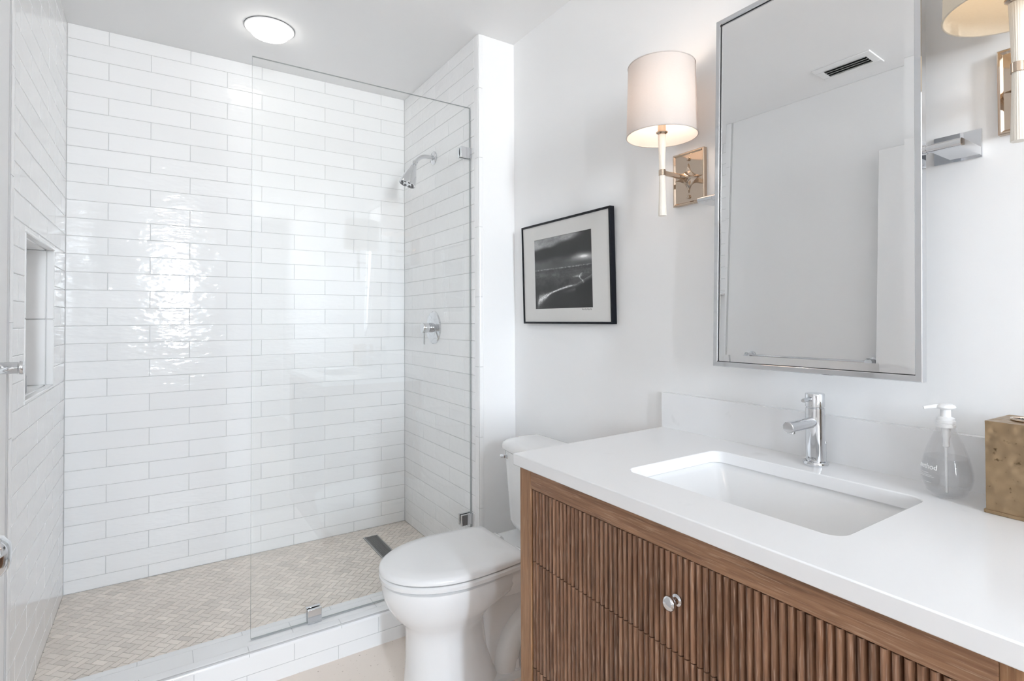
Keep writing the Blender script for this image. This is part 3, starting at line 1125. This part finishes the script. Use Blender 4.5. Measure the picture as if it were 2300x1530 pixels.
def drawer(z0, z1):
    """fluted front: half-round reeds side by side on a backing board"""
    bm = bmesh.new()
    tones = []
    y = DY1 - 0.0005
    for k in range(NS):
        ya, yb_ = y-PITCH_S, y
        y -= PITCH_S
        if ya < DY0:
            break
        prof = [(CX0+0.016, ya+0.0003)]
        n = 7
        for i in range(n+1):
            f_ = i/n
            yy = ya+0.0003 + (PITCH_S-0.0006)*f_
            dx_ = (1-(abs(2*f_-1))**2.6)*0.0075
            prof.append((CX0+0.0095-dx_, yy))
        prof.append((CX0+0.016, yb_-0.0003))
        nf = len(bm.faces)
        loft(bm, [[Vector((a, b, z0)) for a, b in prof], [Vector((a, b, z1)) for a, b in prof]])
        tn = min(1, max(0, rnd_slat[k]*0.7+random.random()*0.3))
        tones += [tn]*(len(bm.faces)-nf)
    nf = len(bm.faces)
    box(bm, CX0+0.012, CX0+0.034, DY0+0.001, DY1-0.001, z0, z1)
    tones += [0.1]*(len(bm.faces)-nf)
    o = link('drawer', bm, 'wood_v', t, smooth=50)
    set_tone(o, tones)
    return o


dr = []
for z0, z1 in ((0.6645, 0.8395), (0.4045, 0.6625), (0.128, 0.4025)):
    d = drawer(z0, z1)
    dr.append(d)
    zk = 0.7605 if z1 > 0.8 else (z0+z1)/2
    bm = bmesh.new()
    lathe(bm, [(0.0105, 0), (0.0105, 0.0025), (0.0065, 0.005), (0.0055, 0.012), (0.008, 0.0165), (0.0125, 0.019), (0.0135, 0.0225), (0.0125, 0.026), (0.008, 0.0285), (0.0005, 0.0293)], (CX0+0.0025, 0.6605, zk), (-1, 0, 0), 36)
    k = link('knob', bm, 'chrome', d, smooth=45)
    k['label'] = 'round chrome knob'

# ------------------------------------------------------------------ countertop
ct_out = [Vector((0.7495, 0.155, 0.92)), Vector((XW-0.001, 0.155, 0.92)), Vector((XW-0.001, 1.196, 0.92)), Vector((0.7495, 1.1766, 0.92))]
SX0, SX1, SY0, SY1 = 0.876, 1.200, 0.4325, 0.9015
bm = bmesh.new()
hole_ = rrect(SX0, SX1, SY0, SY1, 0.030, 0.92, 8)
vo = [bm.verts.new(p) for p in ct_out]
vh = [bm.verts.new(p) for p in hole_]
es = [bm.edges.new((vo[i], vo[(i+1) % 4])) for i in range(4)] + [bm.edges.new((vh[i], vh[(i+1) % len(vh)])) for i in range(len(vh))]
bmesh.ops.triangle_fill(bm, use_beauty=True, edges=es)
top_faces = bm.faces[:]
ext = bmesh.ops.extrude_face_region(bm, geom=top_faces)
for v in [e for e in ext['geom'] if isinstance(e, bmesh.types.BMVert)]:
    v.co.z -= 0.0295
ct = link('countertop', bm, 'quartz', bevel=0.0022)
tag(ct, 'white quartz countertop with a low backsplash on the vanity', 'countertop')
bm = bmesh.new()
box(bm, XW-0.0205, XW-0.00005, 0.155, 1.1945, 0.92002, 1.0288)
link('backsplash', bm, 'quartz', ct)

# undermount sink
bm = bmesh.new()
e_ = 0.004
rings = [rrect(SX0-0.03, SX1+0.03, SY0-0.03, SY1+0.03, 0.04, 0.8895, 8), rrect(SX0-e_, SX1+e_, SY0-e_, SY1+e_, 0.033, 0.8895, 8),
         rrect(SX0-e_, SX1+e_, SY0-e_, SY1+e_, 0.033, 0.884, 8), rrect(SX0+0.001, SX1-0.002, SY0+0.002, SY1-0.002, 0.030, 0.877, 8),
         rrect(SX0+0.012, SX1-0.015, SY0+0.020, SY1-0.020, 0.024, 0.868, 8), rrect(SX0+0.062, SX1-0.075, SY0+0.080, SY1-0.085, 0.02, 0.800, 8),
         rrect(SX0+0.072, SX1-0.085, SY0+0.092, SY1-0.097, 0.02, 0.792, 8), rrect(SX0+0.11, SX1-0.12, SY0+0.15, SY1-0.15, 0.02, 0.790, 8)]
loft(bm, rings, False, True)
bmesh.ops.recalc_face_normals(bm, faces=bm.faces)
bmesh.ops.solidify(bm, geom=bm.faces[:], thickness=0.008)
sk = thing('sink', (1.04, 0.667, 0.79), 'white rectangular basin sunk under the countertop opening', 'sink')
basin = link('basin', bm, 'basin', sk, smooth=45)
bm = bmesh.new()
lathe(bm, [(0.027, 0), (0.027, 0.0035), (0.022, 0.005), (0.021, 0.003), (0.001, 0.004)], (1.038, 0.667, 0.7903), (0, 0, 1), 32)
link('drain_ring', bm, 'chrome', sk, smooth=35)

# ------------------------------------------------------------------ faucet
FX, FY = 1.2690, 0.6790
t = thing('faucet', (FX, FY, 0.92), 'single lever chrome faucet standing behind the sink', 'faucet')
bm = bmesh.new()
lathe(bm, [(0.0265, 0.0003), (0.0272, 0.003), (0.0272, 0.007), (0.025, 0.010), (0.0205, 0.0105)], (FX, FY, 0.92), (0, 0, 1), 48)
link('base_ring', bm, 'chrome', t, smooth=40)
bm = bmesh.new()
lathe(bm, [(0.0208, 0.0125), (0.0208, 0.1325), (0.0195, 0.1335)], (FX, FY, 0.92), (0, 0, 1), 48)
lathe(bm, [(0.019, 0.009), (0.019, 0.1365)], (FX, FY, 0.92), (0, 0, 1), 40)
body = link('body', bm, 'chrome', t, smooth=40)
bm = bmesh.new()
lathe(bm, [(0.0195, 0.1355), (0.0208, 0.1365), (0.0208, 0.1645), (0.0198, 0.1665), (0.001, 0.1668)], (FX, FY, 0.92), (0, 0, 1), 48)
link('cap', bm, 'chrome', t, smooth=40)
bm = bmesh.new()
lathe(bm, [(0.0125, 0.0), (0.0125, 0.113), (0.0112, 0.1145), (0.0005, 0.1145)], (FX, FY, 1.0205), (-1, 0, -0.01), 36)
lathe(bm, [(0.0085, 0.004), (0.0085, 0.0145), (0.007, 0.0155), (0.001, 0.0145)], (FX-0.100, FY, 1.0195), (0, 0, -1), 24)
link('spout', bm, 'chrome', t, smooth=40)
bm = bmesh.new()
lathe(bm, [(0.0046, 0.015), (0.0046, 0.050), (0.0040, 0.052), (0.0005, 0.052)], (FX, FY, 1.0765), (-1, 0.0, -0.06), 18)
link('lever', bm, 'chrome', t, smooth=40)
bm = bmesh.new()
lathe(bm, [(0.0022, 0.0), (0.0022, 0.046), (0.0035, 0.047), (0.0038, 0.050), (0.002, 0.053)], (FX+0.026, FY-0.009, 0.9205), (0, 0, 1), 12)
link('drain_pull', bm, 'chrome', t, smooth=40)
an0 = math.atan2(0-FY, 0-FX) + 0.50 - PI*0


def on_faucet(x, y, z):
    a = math.atan2(-FY, -FX) - 0.42 + x/0.0208
    r = 0.02085 + z
    return Vector((FX + r*math.cos(a), FY + r*math.sin(a), 0.9365 + y))


text_mesh('lettering', 'MOEN', 0.0066, on_faucet, 'ink', t)

# ------------------------------------------------------------------ soap dispenser
BX, BY, BZ = 1.246, 0.417, 0.9203
t = thing('soap_dispenser', (BX, BY, BZ), 'teardrop bottle of clear hand soap with a white pump on the countertop', 'soap dispenser')
prof = [(0.0005, 0.001), (0.020, 0.0), (0.0255, 0.002), (0.034, 0.013), (0.0395, 0.027), (0.0417, 0.040), (0.0410, 0.052), (0.0385, 0.065), (0.0340, 0.082), (0.0285, 0.098), (0.0225, 0.113), (0.0172, 0.125), (0.0148, 0.131), (0.0140, 0.1335)]
bm = bmesh.new()
lathe(bm, prof, (BX, BY, BZ), (0, 0, 1), 56, True, False)
link('bottle', bm, 'bottle', t, smooth=60)
bm = bmesh.new()
ip = [(max(r-0.0016, 0.0003), h+(0.0025 if h < 0.004 else 0)) for r, h in prof if h < 0.076] + [(0.0345, 0.076), (0.0003, 0.076)]
lathe(bm, ip, (BX, BY, BZ), (0, 0, 1), 56)
lq = link('liquid', bm, 'liquid', t, smooth=60)
lq['label'] = 'clear liquid soap filling the lower half'
bm = bmesh.new()
pb = [(0.0158, 0.1325), (0.0158, 0.1375), (0.0142, 0.1385), (0.0142, 0.1405), (0.0155, 0.1412), (0.0155, 0.1445), (0.0140, 0.1455), (0.0140, 0.150), (0.0085, 0.1525), (0.0082, 0.168)]
lathe(bm, pb, (BX, BY, BZ), (0, 0, 1), 36)
link('collar', bm, 'whiteplastic', t, smooth=35)
bm = bmesh.new()
lathe(bm, [(0.0085, 0.166), (0.0145, 0.1675), (0.0165, 0.1705), (0.0155, 0.1735), (0.0110, 0.1762), (0.0005, 0.1772)], (BX, BY, BZ), (0, 0, 1), 36)
dr_ = Vector((-0.64, 0.77, 0))
path = [Vector((BX, BY, BZ+0.1718)) + dr_*d + Vector((0, 0, -0.0012*(d/0.02)**2)) for d in (0.006, 0.014, 0.022, 0.030, 0.036)]
tube(bm, path, [0.0052, 0.0046, 0.0040, 0.0034, 0.0028], 14)
link('pump_head', bm, 'whiteplastic', t, smooth=50)
bm = bmesh.new()
lathe(bm, [(0.0072, 0.132), (0.0072, 0.114), (0.0055, 0.110), (0.0055, 0.096), (0.0024, 0.093), (0.0024, 0.008)], (BX, BY, BZ), (0, 0, 1), 20)
link('dip_tube', bm, 'whiteplastic', t, smooth=40)


def rad_at(h):
    for (r0, h0), (r1, h1) in zip(prof[:-1], prof[1:]):
        if h0 <= h <= h1:
            return r0 + (r1-r0)*(h-h0)/(h1-h0)
    return 0.04


def on_bottle(h0, off=0.0, ang=-0.86):
    def f_(x, y, z):
        h = h0 + y
        r = rad_at(h) + 0.0004 + z
        a = math.atan2(-BY, -BX) + ang + (x+off)/0.041
        return Vector((BX + r*math.cos(a), BY + r*math.sin(a), BZ + h))
    return f_


text_mesh('lettering', 'method', 0.0135, on_bottle(0.0555), 'white_ink', t)
bm = bmesh.new()
for h, x0, x1 in ((0.0475, -0.016, 0.006), (0.0435, -0.016, 0.012), (0.0410, -0.016, 0.016), (0.030, -0.012, 0.010)):
    place = on_bottle(h)
    n = 8
    for k in range(n):
        a, b = x0+(x1-x0)*k/n, x0+(x1-x0)*(k+1)/n
        bm.faces.new([bm.verts.new(place(p, q, 0.0001)) for p, q in ((a, 0), (b, 0), (b, 0.0008), (a, 0.0008))])
link('fine_print', bm, 'white_ink', t)

# ------------------------------------------------------------------ brass tissue box
t = thing('tissue_box', (1.258, 0.284, 0.92), 'hammered brass tissue box cover at the right end of the countertop', 'tissue box')
t.rotation_euler = (0, 0, 0)
R4 = Matrix.Rotation(math.radians(-3.0), 4, 'Z')
piv = Vector((1.203, 0.3455, 0))


def turned(bm):
    for v in bm.verts:
        v.co = R4 @ (v.co - piv) + piv
    return bm


bx0, bx1, by0, by1 = 1.203, 1.312, 0.2295, 0.3455
bm = bmesh.new()
box(bm, bx0, bx1, by0, by1, 0.926, 1.0805)
bmesh.ops.subdivide_edges(bm, edges=bm.edges[:], cuts=14, use_grid_fill=True)
rng = random.Random(3)
for v in bm.verts:
    dx_ = 0.0007*math.sin(v.co.y*410+v.co.z*230)*math.sin(v.co.z*370-v.co.y*150)
    if abs(v.co.x-bx0) < 1e-5 and 0.932 < v.co.z < 1.075:
        v.co.x += dx_
link('body', turned(bm), 'brass', t, smooth=30)
bm = bmesh.new()
loft(bm, [rrect(bx0-0.003, bx1+0.003, by0-0.003, by1+0.003, 0.003, z, 3) for z in (0.9203, 0.9265)])
link('foot_rim', turned(bm), 'brass', t, bevel=0.001)
bm = bmesh.new()
ccx, ccy = (bx0+bx1)/2, (by0+by1)/2
ring = []
for k in range(41):
    a = 2*PI*k/40
    ring.append(Vector((ccx+0.026*math.cos(a), ccy+0.037*math.sin(a), 1.0825)))
tube(bm, ring, 0.0026, 10, False)
link('opening_ring', turned(bm), 'nickel', t, smooth=60)
bm = bmesh.new()
bm.faces.new([bm.verts.new((ccx+0.025*math.cos(2*PI*k/40), ccy+0.036*math.sin(2*PI*k/40), 1.0812)) for k in range(40)])
link('opening', turned(bm), 'dark', t)  # dark disc on the closed top stands in for the shaded hole

# ------------------------------------------------------------------ pivot mirror
TILT = math.atan(0.0308)
YAWM = 0.0085                     # the mirror hangs a touch turned toward the door
MZ, MXC = 1.588, 1.2245           # pivot height and front plane there
MY0, MY1 = 0.4425, 0.9155
MZ0, MZ1 = 1.1365, 2.0585
t = thing('mirror', (XW, 0.679, MZ), 'tilting rectangular wall mirror in a thin chrome frame above the sink', 'mirror')
Rm = Matrix.Rotation(YAWM, 4, 'Z') @ Matrix.Rotation(TILT, 4, 'Y')
pv = Vector((MXC+0.010, (MY0+MY1)/2, MZ))


def tilted(bm):
    for v in bm.verts:
        v.co = Rm @ (v.co - pv) + pv
    return bm


FW = 0.0125
bm = bmesh.new()
for q in cut([(MY0, MY1, MZ0, MZ1)], (MY0+FW, MY1-FW, MZ0+FW, MZ1-FW)):
    box(bm, MXC, MXC+0.021, q[0], q[1], q[2], q[3])
bmesh.ops.remove_doubles(bm, verts=bm.verts, dist=1e-6)
bm.free()
bm = bmesh.new()
def ring4(y0, y1, z0, z1, x):
    return [Vector((x, y0, z0)), Vector((x, y1, z0)), Vector((x, y1, z1)), Vector((x, y0, z1))]
rr = [ring4(MY0+FW, MY1-FW, MZ0+FW, MZ1-FW, MXC+0.010), ring4(MY0+FW, MY1-FW, MZ0+FW, MZ1-FW, MXC+0.001), ring4(MY0+FW-0.001, MY1-FW+0.001, MZ0+FW-0.001, MZ1-FW+0.001, MXC),
      ring4(MY0+0.0012, MY1-0.0012, MZ0+0.0012, MZ1-0.0012, MXC), ring4(MY0, MY1, MZ0, MZ1, MXC+0.0012), ring4(MY0, MY1, MZ0, MZ1, MXC+0.021)]
loft(bm, rr, False, True)
link('frame', tilted(bm), 'chrome', t)
bm = bmesh.new()
BV = 0.019
xg = MXC+0.0062
o4 = ring4(MY0+FW+0.0015, MY1-FW-0.0015, MZ0+FW+0.0015, MZ1-FW-0.0015, xg)
i4 = ring4(MY0+FW+BV, MY1-FW-BV, MZ0+FW+BV, MZ1-FW-BV, xg-0.0016)
ov = [bm.verts.new(p) for p in o4]
iv = [bm.verts.new(p) for p in i4]
for n in range(4):
    bm.faces.new((ov[n], ov[(n+1) % 4], iv[(n+1) % 4], iv[n]))
bm.faces.new(iv)
link('mirror_glass', tilted(bm), 'mirror', t)
bm = bmesh.new()
for q in cut([(MY0+FW, MY1-FW, MZ0+FW, MZ1-FW)], (MY0+FW+0.0013, MY1-FW-0.0013, MZ0+FW+0.0013, MZ1-FW-0.0013)):
    box(bm, MXC+0.0055, MXC+0.0068, q[0], q[1], q[2], q[3])
link('glass_gap_shade', tilted(bm), 'dark', t)  # dark strip put in for the shade between glass and frame
MC = (MY0+MY1)/2
for s in (-1, 1):
    bm = bmesh.new()
    ypl = MC + s*0.2585
    box(bm, XW-0.0052, XW-0.0005, ypl-0.0395, ypl+0.0395, 1.5775, 1.6335)
    y_out, y_in, y_end = MC+s*0.2975, MC+s*0.250, MC+s*(0.2365-0.004)
    prof = [(XW-0.005, 1.5805), (MXC+0.012, 1.5805)]
    for k in range(1, 8):
        a = PI*k/8
        prof.append((MXC+0.012-0.0082*math.sin(a), 1.5887-0.0082*math.cos(a)))
    prof += [(MXC+0.012, 1.5969), (XW-0.005, 1.5969)]
    loft(bm, [[Vector((x, y_out, z)) for x, z in prof], [Vector((x, y_in, z)) for x, z in prof]])
    cyl(bm, (MXC+0.012, y_in, 1.5887), (MXC+0.012, y_end, 1.5887), 0.0078, 24)
    cyl(bm, (MXC+0.012, MC+s*0.2425, 1.5887), (MXC+0.012, y_end, 1.5887), 0.0092, 24)
    link('bracket', bm, 'chrome', t, smooth=35)

# ------------------------------------------------------------------ wall sconces
def make_sconce(y, label, bulb, shade_m, group):
    X0, XS = XW, 1.2150
    t = thing('wall_sconce', (X0, y, 1.69), label, 'wall sconce', group)
    bm = bmesh.new()
    h, wv = 0.0805, 0.0585
    zc = 1.690
    R_ = lambda d, x: [Vector((x, y-wv+d, zc-h+d)), Vector((x, y+wv-d, zc-h+d)), Vector((x, y+wv-d, zc+h-d)), Vector((x, y-wv+d, zc+h-d))]
    loft(bm, [R_(0, X0-0.0003), R_(0, X0-0.013), R_(0.002, X0-0.0145), R_(0.0045, X0-0.0145), R_(0.0085, X0-0.0105), R_(0.0125, X0-0.0105)], True, True)
    bp = link('backplate', bm, 'nickel', t)
    for zz in (1.690-0.058, 1.690+0.058):
        bm = bmesh.new()
        lathe(bm, [(0.006, 0), (0.006, 0.004), (0.0052, 0.0055), (0.0005, 0.006)], (X0-0.0105, y, zz), (-1, 0, 0), 20)
        link('screw', bm, 'nickel', bp, smooth=40)
    # arm: a four-pointed star foot drawn out into a flat bar
    bm = bmesh.new()
    za = 1.6885
    rings = []
    N = 48
    for x, sh, sv, bar in ((0.0105, 0.050, 0.044, 0.0), (0.0145, 0.044, 0.040, 0.0), (0.018, 0.028, 0.028, 0.03), (0.025, 0.0145, 0.0165, 0.2), (0.036, 0.0080, 0.0100, 0.7), (0.052, 0.0052, 0.0068, 1.0), (0.1275-0.008, 0.0050, 0.0066, 1.0)):
        ring = []
        for k in range(N):
            a = 2*PI*k/N
            c, s = math.cos(a), math.sin(a)
            p = 2/5.0*(1-bar) + 0  # astroid-like exponent toward the wall, square bar at the end
            e = 3.5*(1-bar) + 0.35*bar
            ring.append(Vector((X0-x, y + sh*math.copysign(abs(c)**e, c) + 0.0022*c*(1-bar), za + sv*math.copysign(abs(s)**e, s) + 0.0022*s*(1-bar))))
        rings.append(ring)
    loft(bm, rings)
    link('arm', bm, 'nickel', t, smooth=40)
    bm = bmesh.new()
    lathe(bm, [(0.0098, -0.0085), (0.0103, -0.008), (0.0103, 0.008), (0.0098, 0.0085)], (XS, y, za), (0, 0, 1), 32)
    link('collar', bm, 'nickel', t, smooth=40)
    # ribbed hourglass stem
    bm = bmesh.new()
    N = 80
    rings = []
    for k in range(25):
        f_ = k/24
        z = 1.5625 + (1.800-1.5625)*f_
        d = (z-za)/0.125
        r = 0.0082 + 0.0036*min(1, abs(d))**1.3
        rings.append([Vector((XS + r*(1+0.035*math.cos(20*2*PI*i/N))*math.cos(2*PI*i/N), y + r*(1+0.035*math.cos(20*2*PI*i/N))*math.sin(2*PI*i/N), z)) for i in range(N)])
    loft(bm, rings)
    link('stem', bm, 'stem', t, smooth=60)
    bm = bmesh.new()
    lathe(bm, [(0.0095, 1.798), (0.0105, 1.801), (0.0165, 1.805), (0.0170, 1.8075), (0.012, 1.8085), (0.012, 1.845), (0.0105, 1.846)], (XS, y, 0), (0, 0, 1), 32)
    link('socket', bm, 'nickel', t, smooth=35)
    bm = bmesh.new()
    lathe(bm, [(0.010, 1.846), (0.014, 1.858), (0.026, 1.885), (0.029, 1.905), (0.024, 1.924), (0.010, 1.934), (0.001, 1.935)], (XS, y, 0), (0, 0, 1), 24)
    link('bulb', bm, bulb, t, smooth=60)
    # shade: open linen drum with rolled rims and its wire spider
    bm = bmesh.new()
    N = 72
    pr = [(0.1020, 1.7945), (0.0958, 2.0010), (0.0950, 2.0010), (0.1012, 1.7945)]
    rings = [[Vector((XS+r*math.cos(2*PI*i/N), y+r*math.sin(2*PI*i/N), z)) for i in range(N)] for r, z in pr]
    vr = [[bm.verts.new(p) for p in r] for r in rings]
    for a, b in ((0, 1), (1, 2), (2, 3), (3, 0)):
        for i in range(N):
            bm.faces.new((vr[a][i], vr[a][(i+1) % N], vr[b][(i+1) % N], vr[b][i]))
    sh = link('shade', bm, shade_m, t, smooth=40)
    for r, z in ((0.1018, 1.7955), (0.0956, 2.0000)):
        bm = bmesh.new()
        tube(bm, [Vector((XS+r*math.cos(2*PI*i/72), y+r*math.sin(2*PI*i/72), z)) for i in range(73)], 0.0017, 8, False)
        link('rim_tape', bm, shade_m, sh, smooth=60)
    bm = bmesh.new()
    for k in range(3):
        a = 2*PI*k/3 + 0.6
        tube(bm, [Vector((XS+0.011*math.cos(a), y+0.011*math.sin(a), 1.846)), Vector((XS+0.06*math.cos(a), y+0.06*math.sin(a), 1.972)), Vector((XS+0.0945*math.cos(a), y+0.0945*math.sin(a), 1.985))], 0.0012, 6)
    link('spider', bm, 'nickel', sh)
    return t


G = None
make_sconce(1.0888, 'lit nickel wall sconce with a white linen drum shade between the picture and mirror', 'bulb', 'shade', 'wall sconces flanking the mirror')
make_sconce(0.2950, 'nickel wall sconce with cream drum shade cut off by the right edge, beyond the mirror', 'bulb_dim', 'shade_b', 'wall sconces flanking the mirror')

# ------------------------------------------------------------------ framed photograph
PY0, PY1, PZ0, PZ1 = 1.4155, 1.9795, 1.2435, 1.6620
t = thing('framed_picture', (XW, (PY0+PY1)/2, PZ0), 'black framed dune landscape photograph hanging above the toilet', 'picture')
PT = math.atan(0.010/0.42)
pvp = Vector((1.3192, 0, PZ0))
Rp = Matrix.Rotation(-PT, 4, 'Y')


def hung(bm):
    for v in bm.verts:
        v.co = Rp @ (v.co - pvp) + pvp
    return bm


PX = 1.3192
PFW = 0.0085
bm = bmesh.new()
loft(bm, [ring4(PY0+PFW, PY1-PFW, PZ0+PFW, PZ1-PFW, PX+0.008), ring4(PY0+PFW, PY1-PFW, PZ0+PFW, PZ1-PFW, PX+0.0008), ring4(PY0+PFW-0.001, PY1-PFW+0.001, PZ0+PFW-0.001, PZ1-PFW+0.001, PX),
          ring4(PY0+0.001, PY1-0.001, PZ0+0.001, PZ1-0.001, PX), ring4(PY0, PY1, PZ0, PZ1, PX+0.001), ring4(PY0, PY1, PZ0, PZ1, PX+0.0215)], False, True)
link('frame', hung(bm), 'blackframe', t)
OY0, OY1, OZ0, OZ1 = 1.5225, 1.8915, 1.3055, 1.5955
bm = bmesh.new()
for q in cut([(PY0+PFW, PY1-PFW, PZ0+PFW, PZ1-PFW)], (OY0, OY1, OZ0, OZ1)):
    box(bm, PX+0.0045, PX+0.0065, q[0], q[1], q[2], q[3])
bmesh.ops.remove_doubles(bm, verts=bm.verts, dist=1e-6)
mb = link('mat', hung(bm), 'matboard', t)
# the print: a dune landscape in black and white
NU, NV = 150, 118
rg = random.Random(11)
def vnoise(seed):
    gr = {}
    rr_ = random.Random(seed)
    def f_(x, y):
        xi, yi = math.floor(x), math.floor(y)
        fx, fy = x-xi, y-yi
        fx, fy = fx*fx*(3-2*fx), fy*fy*(3-2*fy)
        def g_(a, b):
            if (a, b) not in gr:
                gr[(a, b)] = random.Random(seed*7919+a*131+b*17).random()
            return gr[(a, b)]
        return (g_(xi, yi)*(1-fx)+g_(xi+1, yi)*fx)*(1-fy) + (g_(xi, yi+1)*(1-fx)+g_(xi+1, yi+1)*fx)*fy
    return f_
n1, n2 = vnoise(3), vnoise(5)
def sst(a, b, x):
    t_ = min(1, max(0, (x-a)/(b-a)))
    return t_*t_*(3-2*t_)
def photo(u, v):
    """u from the left, v from the top"""
    fb = 0.5*n1(u*7, v*14)+0.3*n1(u*17+3, v*36)+0.2*n2(u*60, v*90)
    if v < 0.455+0.01*(n1(u*30, 2)-.5):
        e1 = 0.17-0.15*u+0.05*(n1(u*6, 4)-.5)
        cl = sst(e1+0.045, e1-0.03, v)*sst(-0.04, 0.05, v+0.10*(1-u)-0.02)
        g_ = 0.10+0.05*fb
        g_ = g_*(1-cl) + cl*(0.36+0.42*fb)*(1-0.75*sst(0.62, 0.95, u))
        band = math.exp(-((v-(0.355-0.02*u)-0.02*(n1(u*5, 9)-.5))/0.048)**2)
        g_ += band*(0.16+0.45*math.exp(-((u-0.86)/0.17)**2))*(0.7+0.5*fb)
        g_ += 0.65*math.exp(-((u-0.86)/0.05)**2-((v-0.335)/0.014)**2)
        g_ += 0.16*sst(0.33, 0.44, v)
        sea = math.exp(-((v-0.447)/0.008)**2)
        g_ += sea*0.35*n2(u*50, 7)
        return g_
    d = n2(u*75, v*110)
    g_ = 0.16+0.13*fb+0.09*(d-.5)
    g_ += 0.10*math.exp(-((v-0.52)/0.04)**2)*(n1(u*14, v*30))
    g_ -= 0.08*sst(0.55, 0.72, v)*sst(0.9, 0.4, u)
    # pale path up to the right
    pc = 0.82+0.03*math.sin(v*40)
    if 0.54 < v < 0.68:
        g_ += 0.45*math.exp(-((u-pc)/0.012)**2)*(0.4+0.9*n2(u*90, v*60))
    g_ += 0.28*math.exp(-((v-0.575-0.06*(0.8-u))/0.012)**2)*sst(0.64, 0.76, u)*sst(0.86, 0.80, u)*n2(u*60, v*80)*1.6
    # shining creek sweeping to the lower left
    ck = 0.865 if u < 0.08 else 0.685+0.155*((0.72-u)/0.64)**1.5 if u < 0.72 else 0.685
    wd = 0.012+0.05*sst(0.34, 0.06, u)
    edge_ = ck+0.5*wd
    lit = math.exp(-((v-ck-wd*0.6)/wd)**2)*sst(0.03, 0.09, u)*sst(0.78, 0.58, u)
    if v > edge_+0.5*wd:
        lit *= 0.55+0.5*n2(u*100, v*20)
    g_ += lit*(0.45+0.5*d)
    # near slope
    hill = ck+0.03+1.9*wd if u < 0.72 else 0.685-0.42*(u-0.72)
    if v > hill:
        f2 = sst(hill, hill+0.07, v)
        rim = math.exp(-((v-hill)/0.03)**2)*sst(0.5, 0.85, u)*0.14
        g_ = g_*(1-f2) + f2*(0.085+0.05*n2(u*90, v*26)) + rim
    return g_
bm = bmesh.new()
grid = [[bm.verts.new((PX+0.0068, OY1+0.004-(OY1-OY0+0.008)*i/NU, OZ1+0.004-(OZ1-OZ0+0.008)*j/NV)) for j in range(NV+1)] for i in range(NU+1)]
cols = []
for i in range(NU):
    for j in range(NV):
        bm.faces.new((grid[i][j], grid[i+1][j], grid[i+1][j+1], grid[i][j+1]))
        cols.append(min(1, max(0.0, photo((i+.5)/NU, (j+.5)/NV))))
M['print'] = mat('photographic_print', (0.2, 0.2, 0.2), 0.45)
a = nd(M['print'], 'ShaderNodeAttribute')
a.attribute_name = 'tone'
pw = nd(M['print'], 'ShaderNodeMath')
pw.operation = 'POWER'
pw.inputs[1].default_value = 1.9
lk(M['print'], a.outputs['Fac'], pw.inputs[0])
lk(M['print'], pw.outputs[0], bsdf(M['print']).inputs['Base Color'])
pr_ = link('print', hung(bm), 'print', t)
set_tone(pr_, cols)
pr_['label'] = 'black and white photograph of dunes under dark clouds'
# pencil signature on the mat
bm = bmesh.new()
sg = []
for k in range(60):
    f_ = k/59
    sg.append(Vector((PX+0.0043, 1.585-0.056*f_, 1.2985+0.0028*math.sin(k*1.35)*(1 if k % 17 < 12 else 0.35)+0.001*math.sin(k*0.4))))
tube(bm, sg, 0.00035, 5)
link('signature', hung(bm), 'ink', mb)
bm = bmesh.new()
box(bm, PX+0.0018, PX+0.0036, PY0+PFW, PY1-PFW, PZ0+PFW, PZ1-PFW)
link('glazing', hung(bm), 'pane_ar', t)
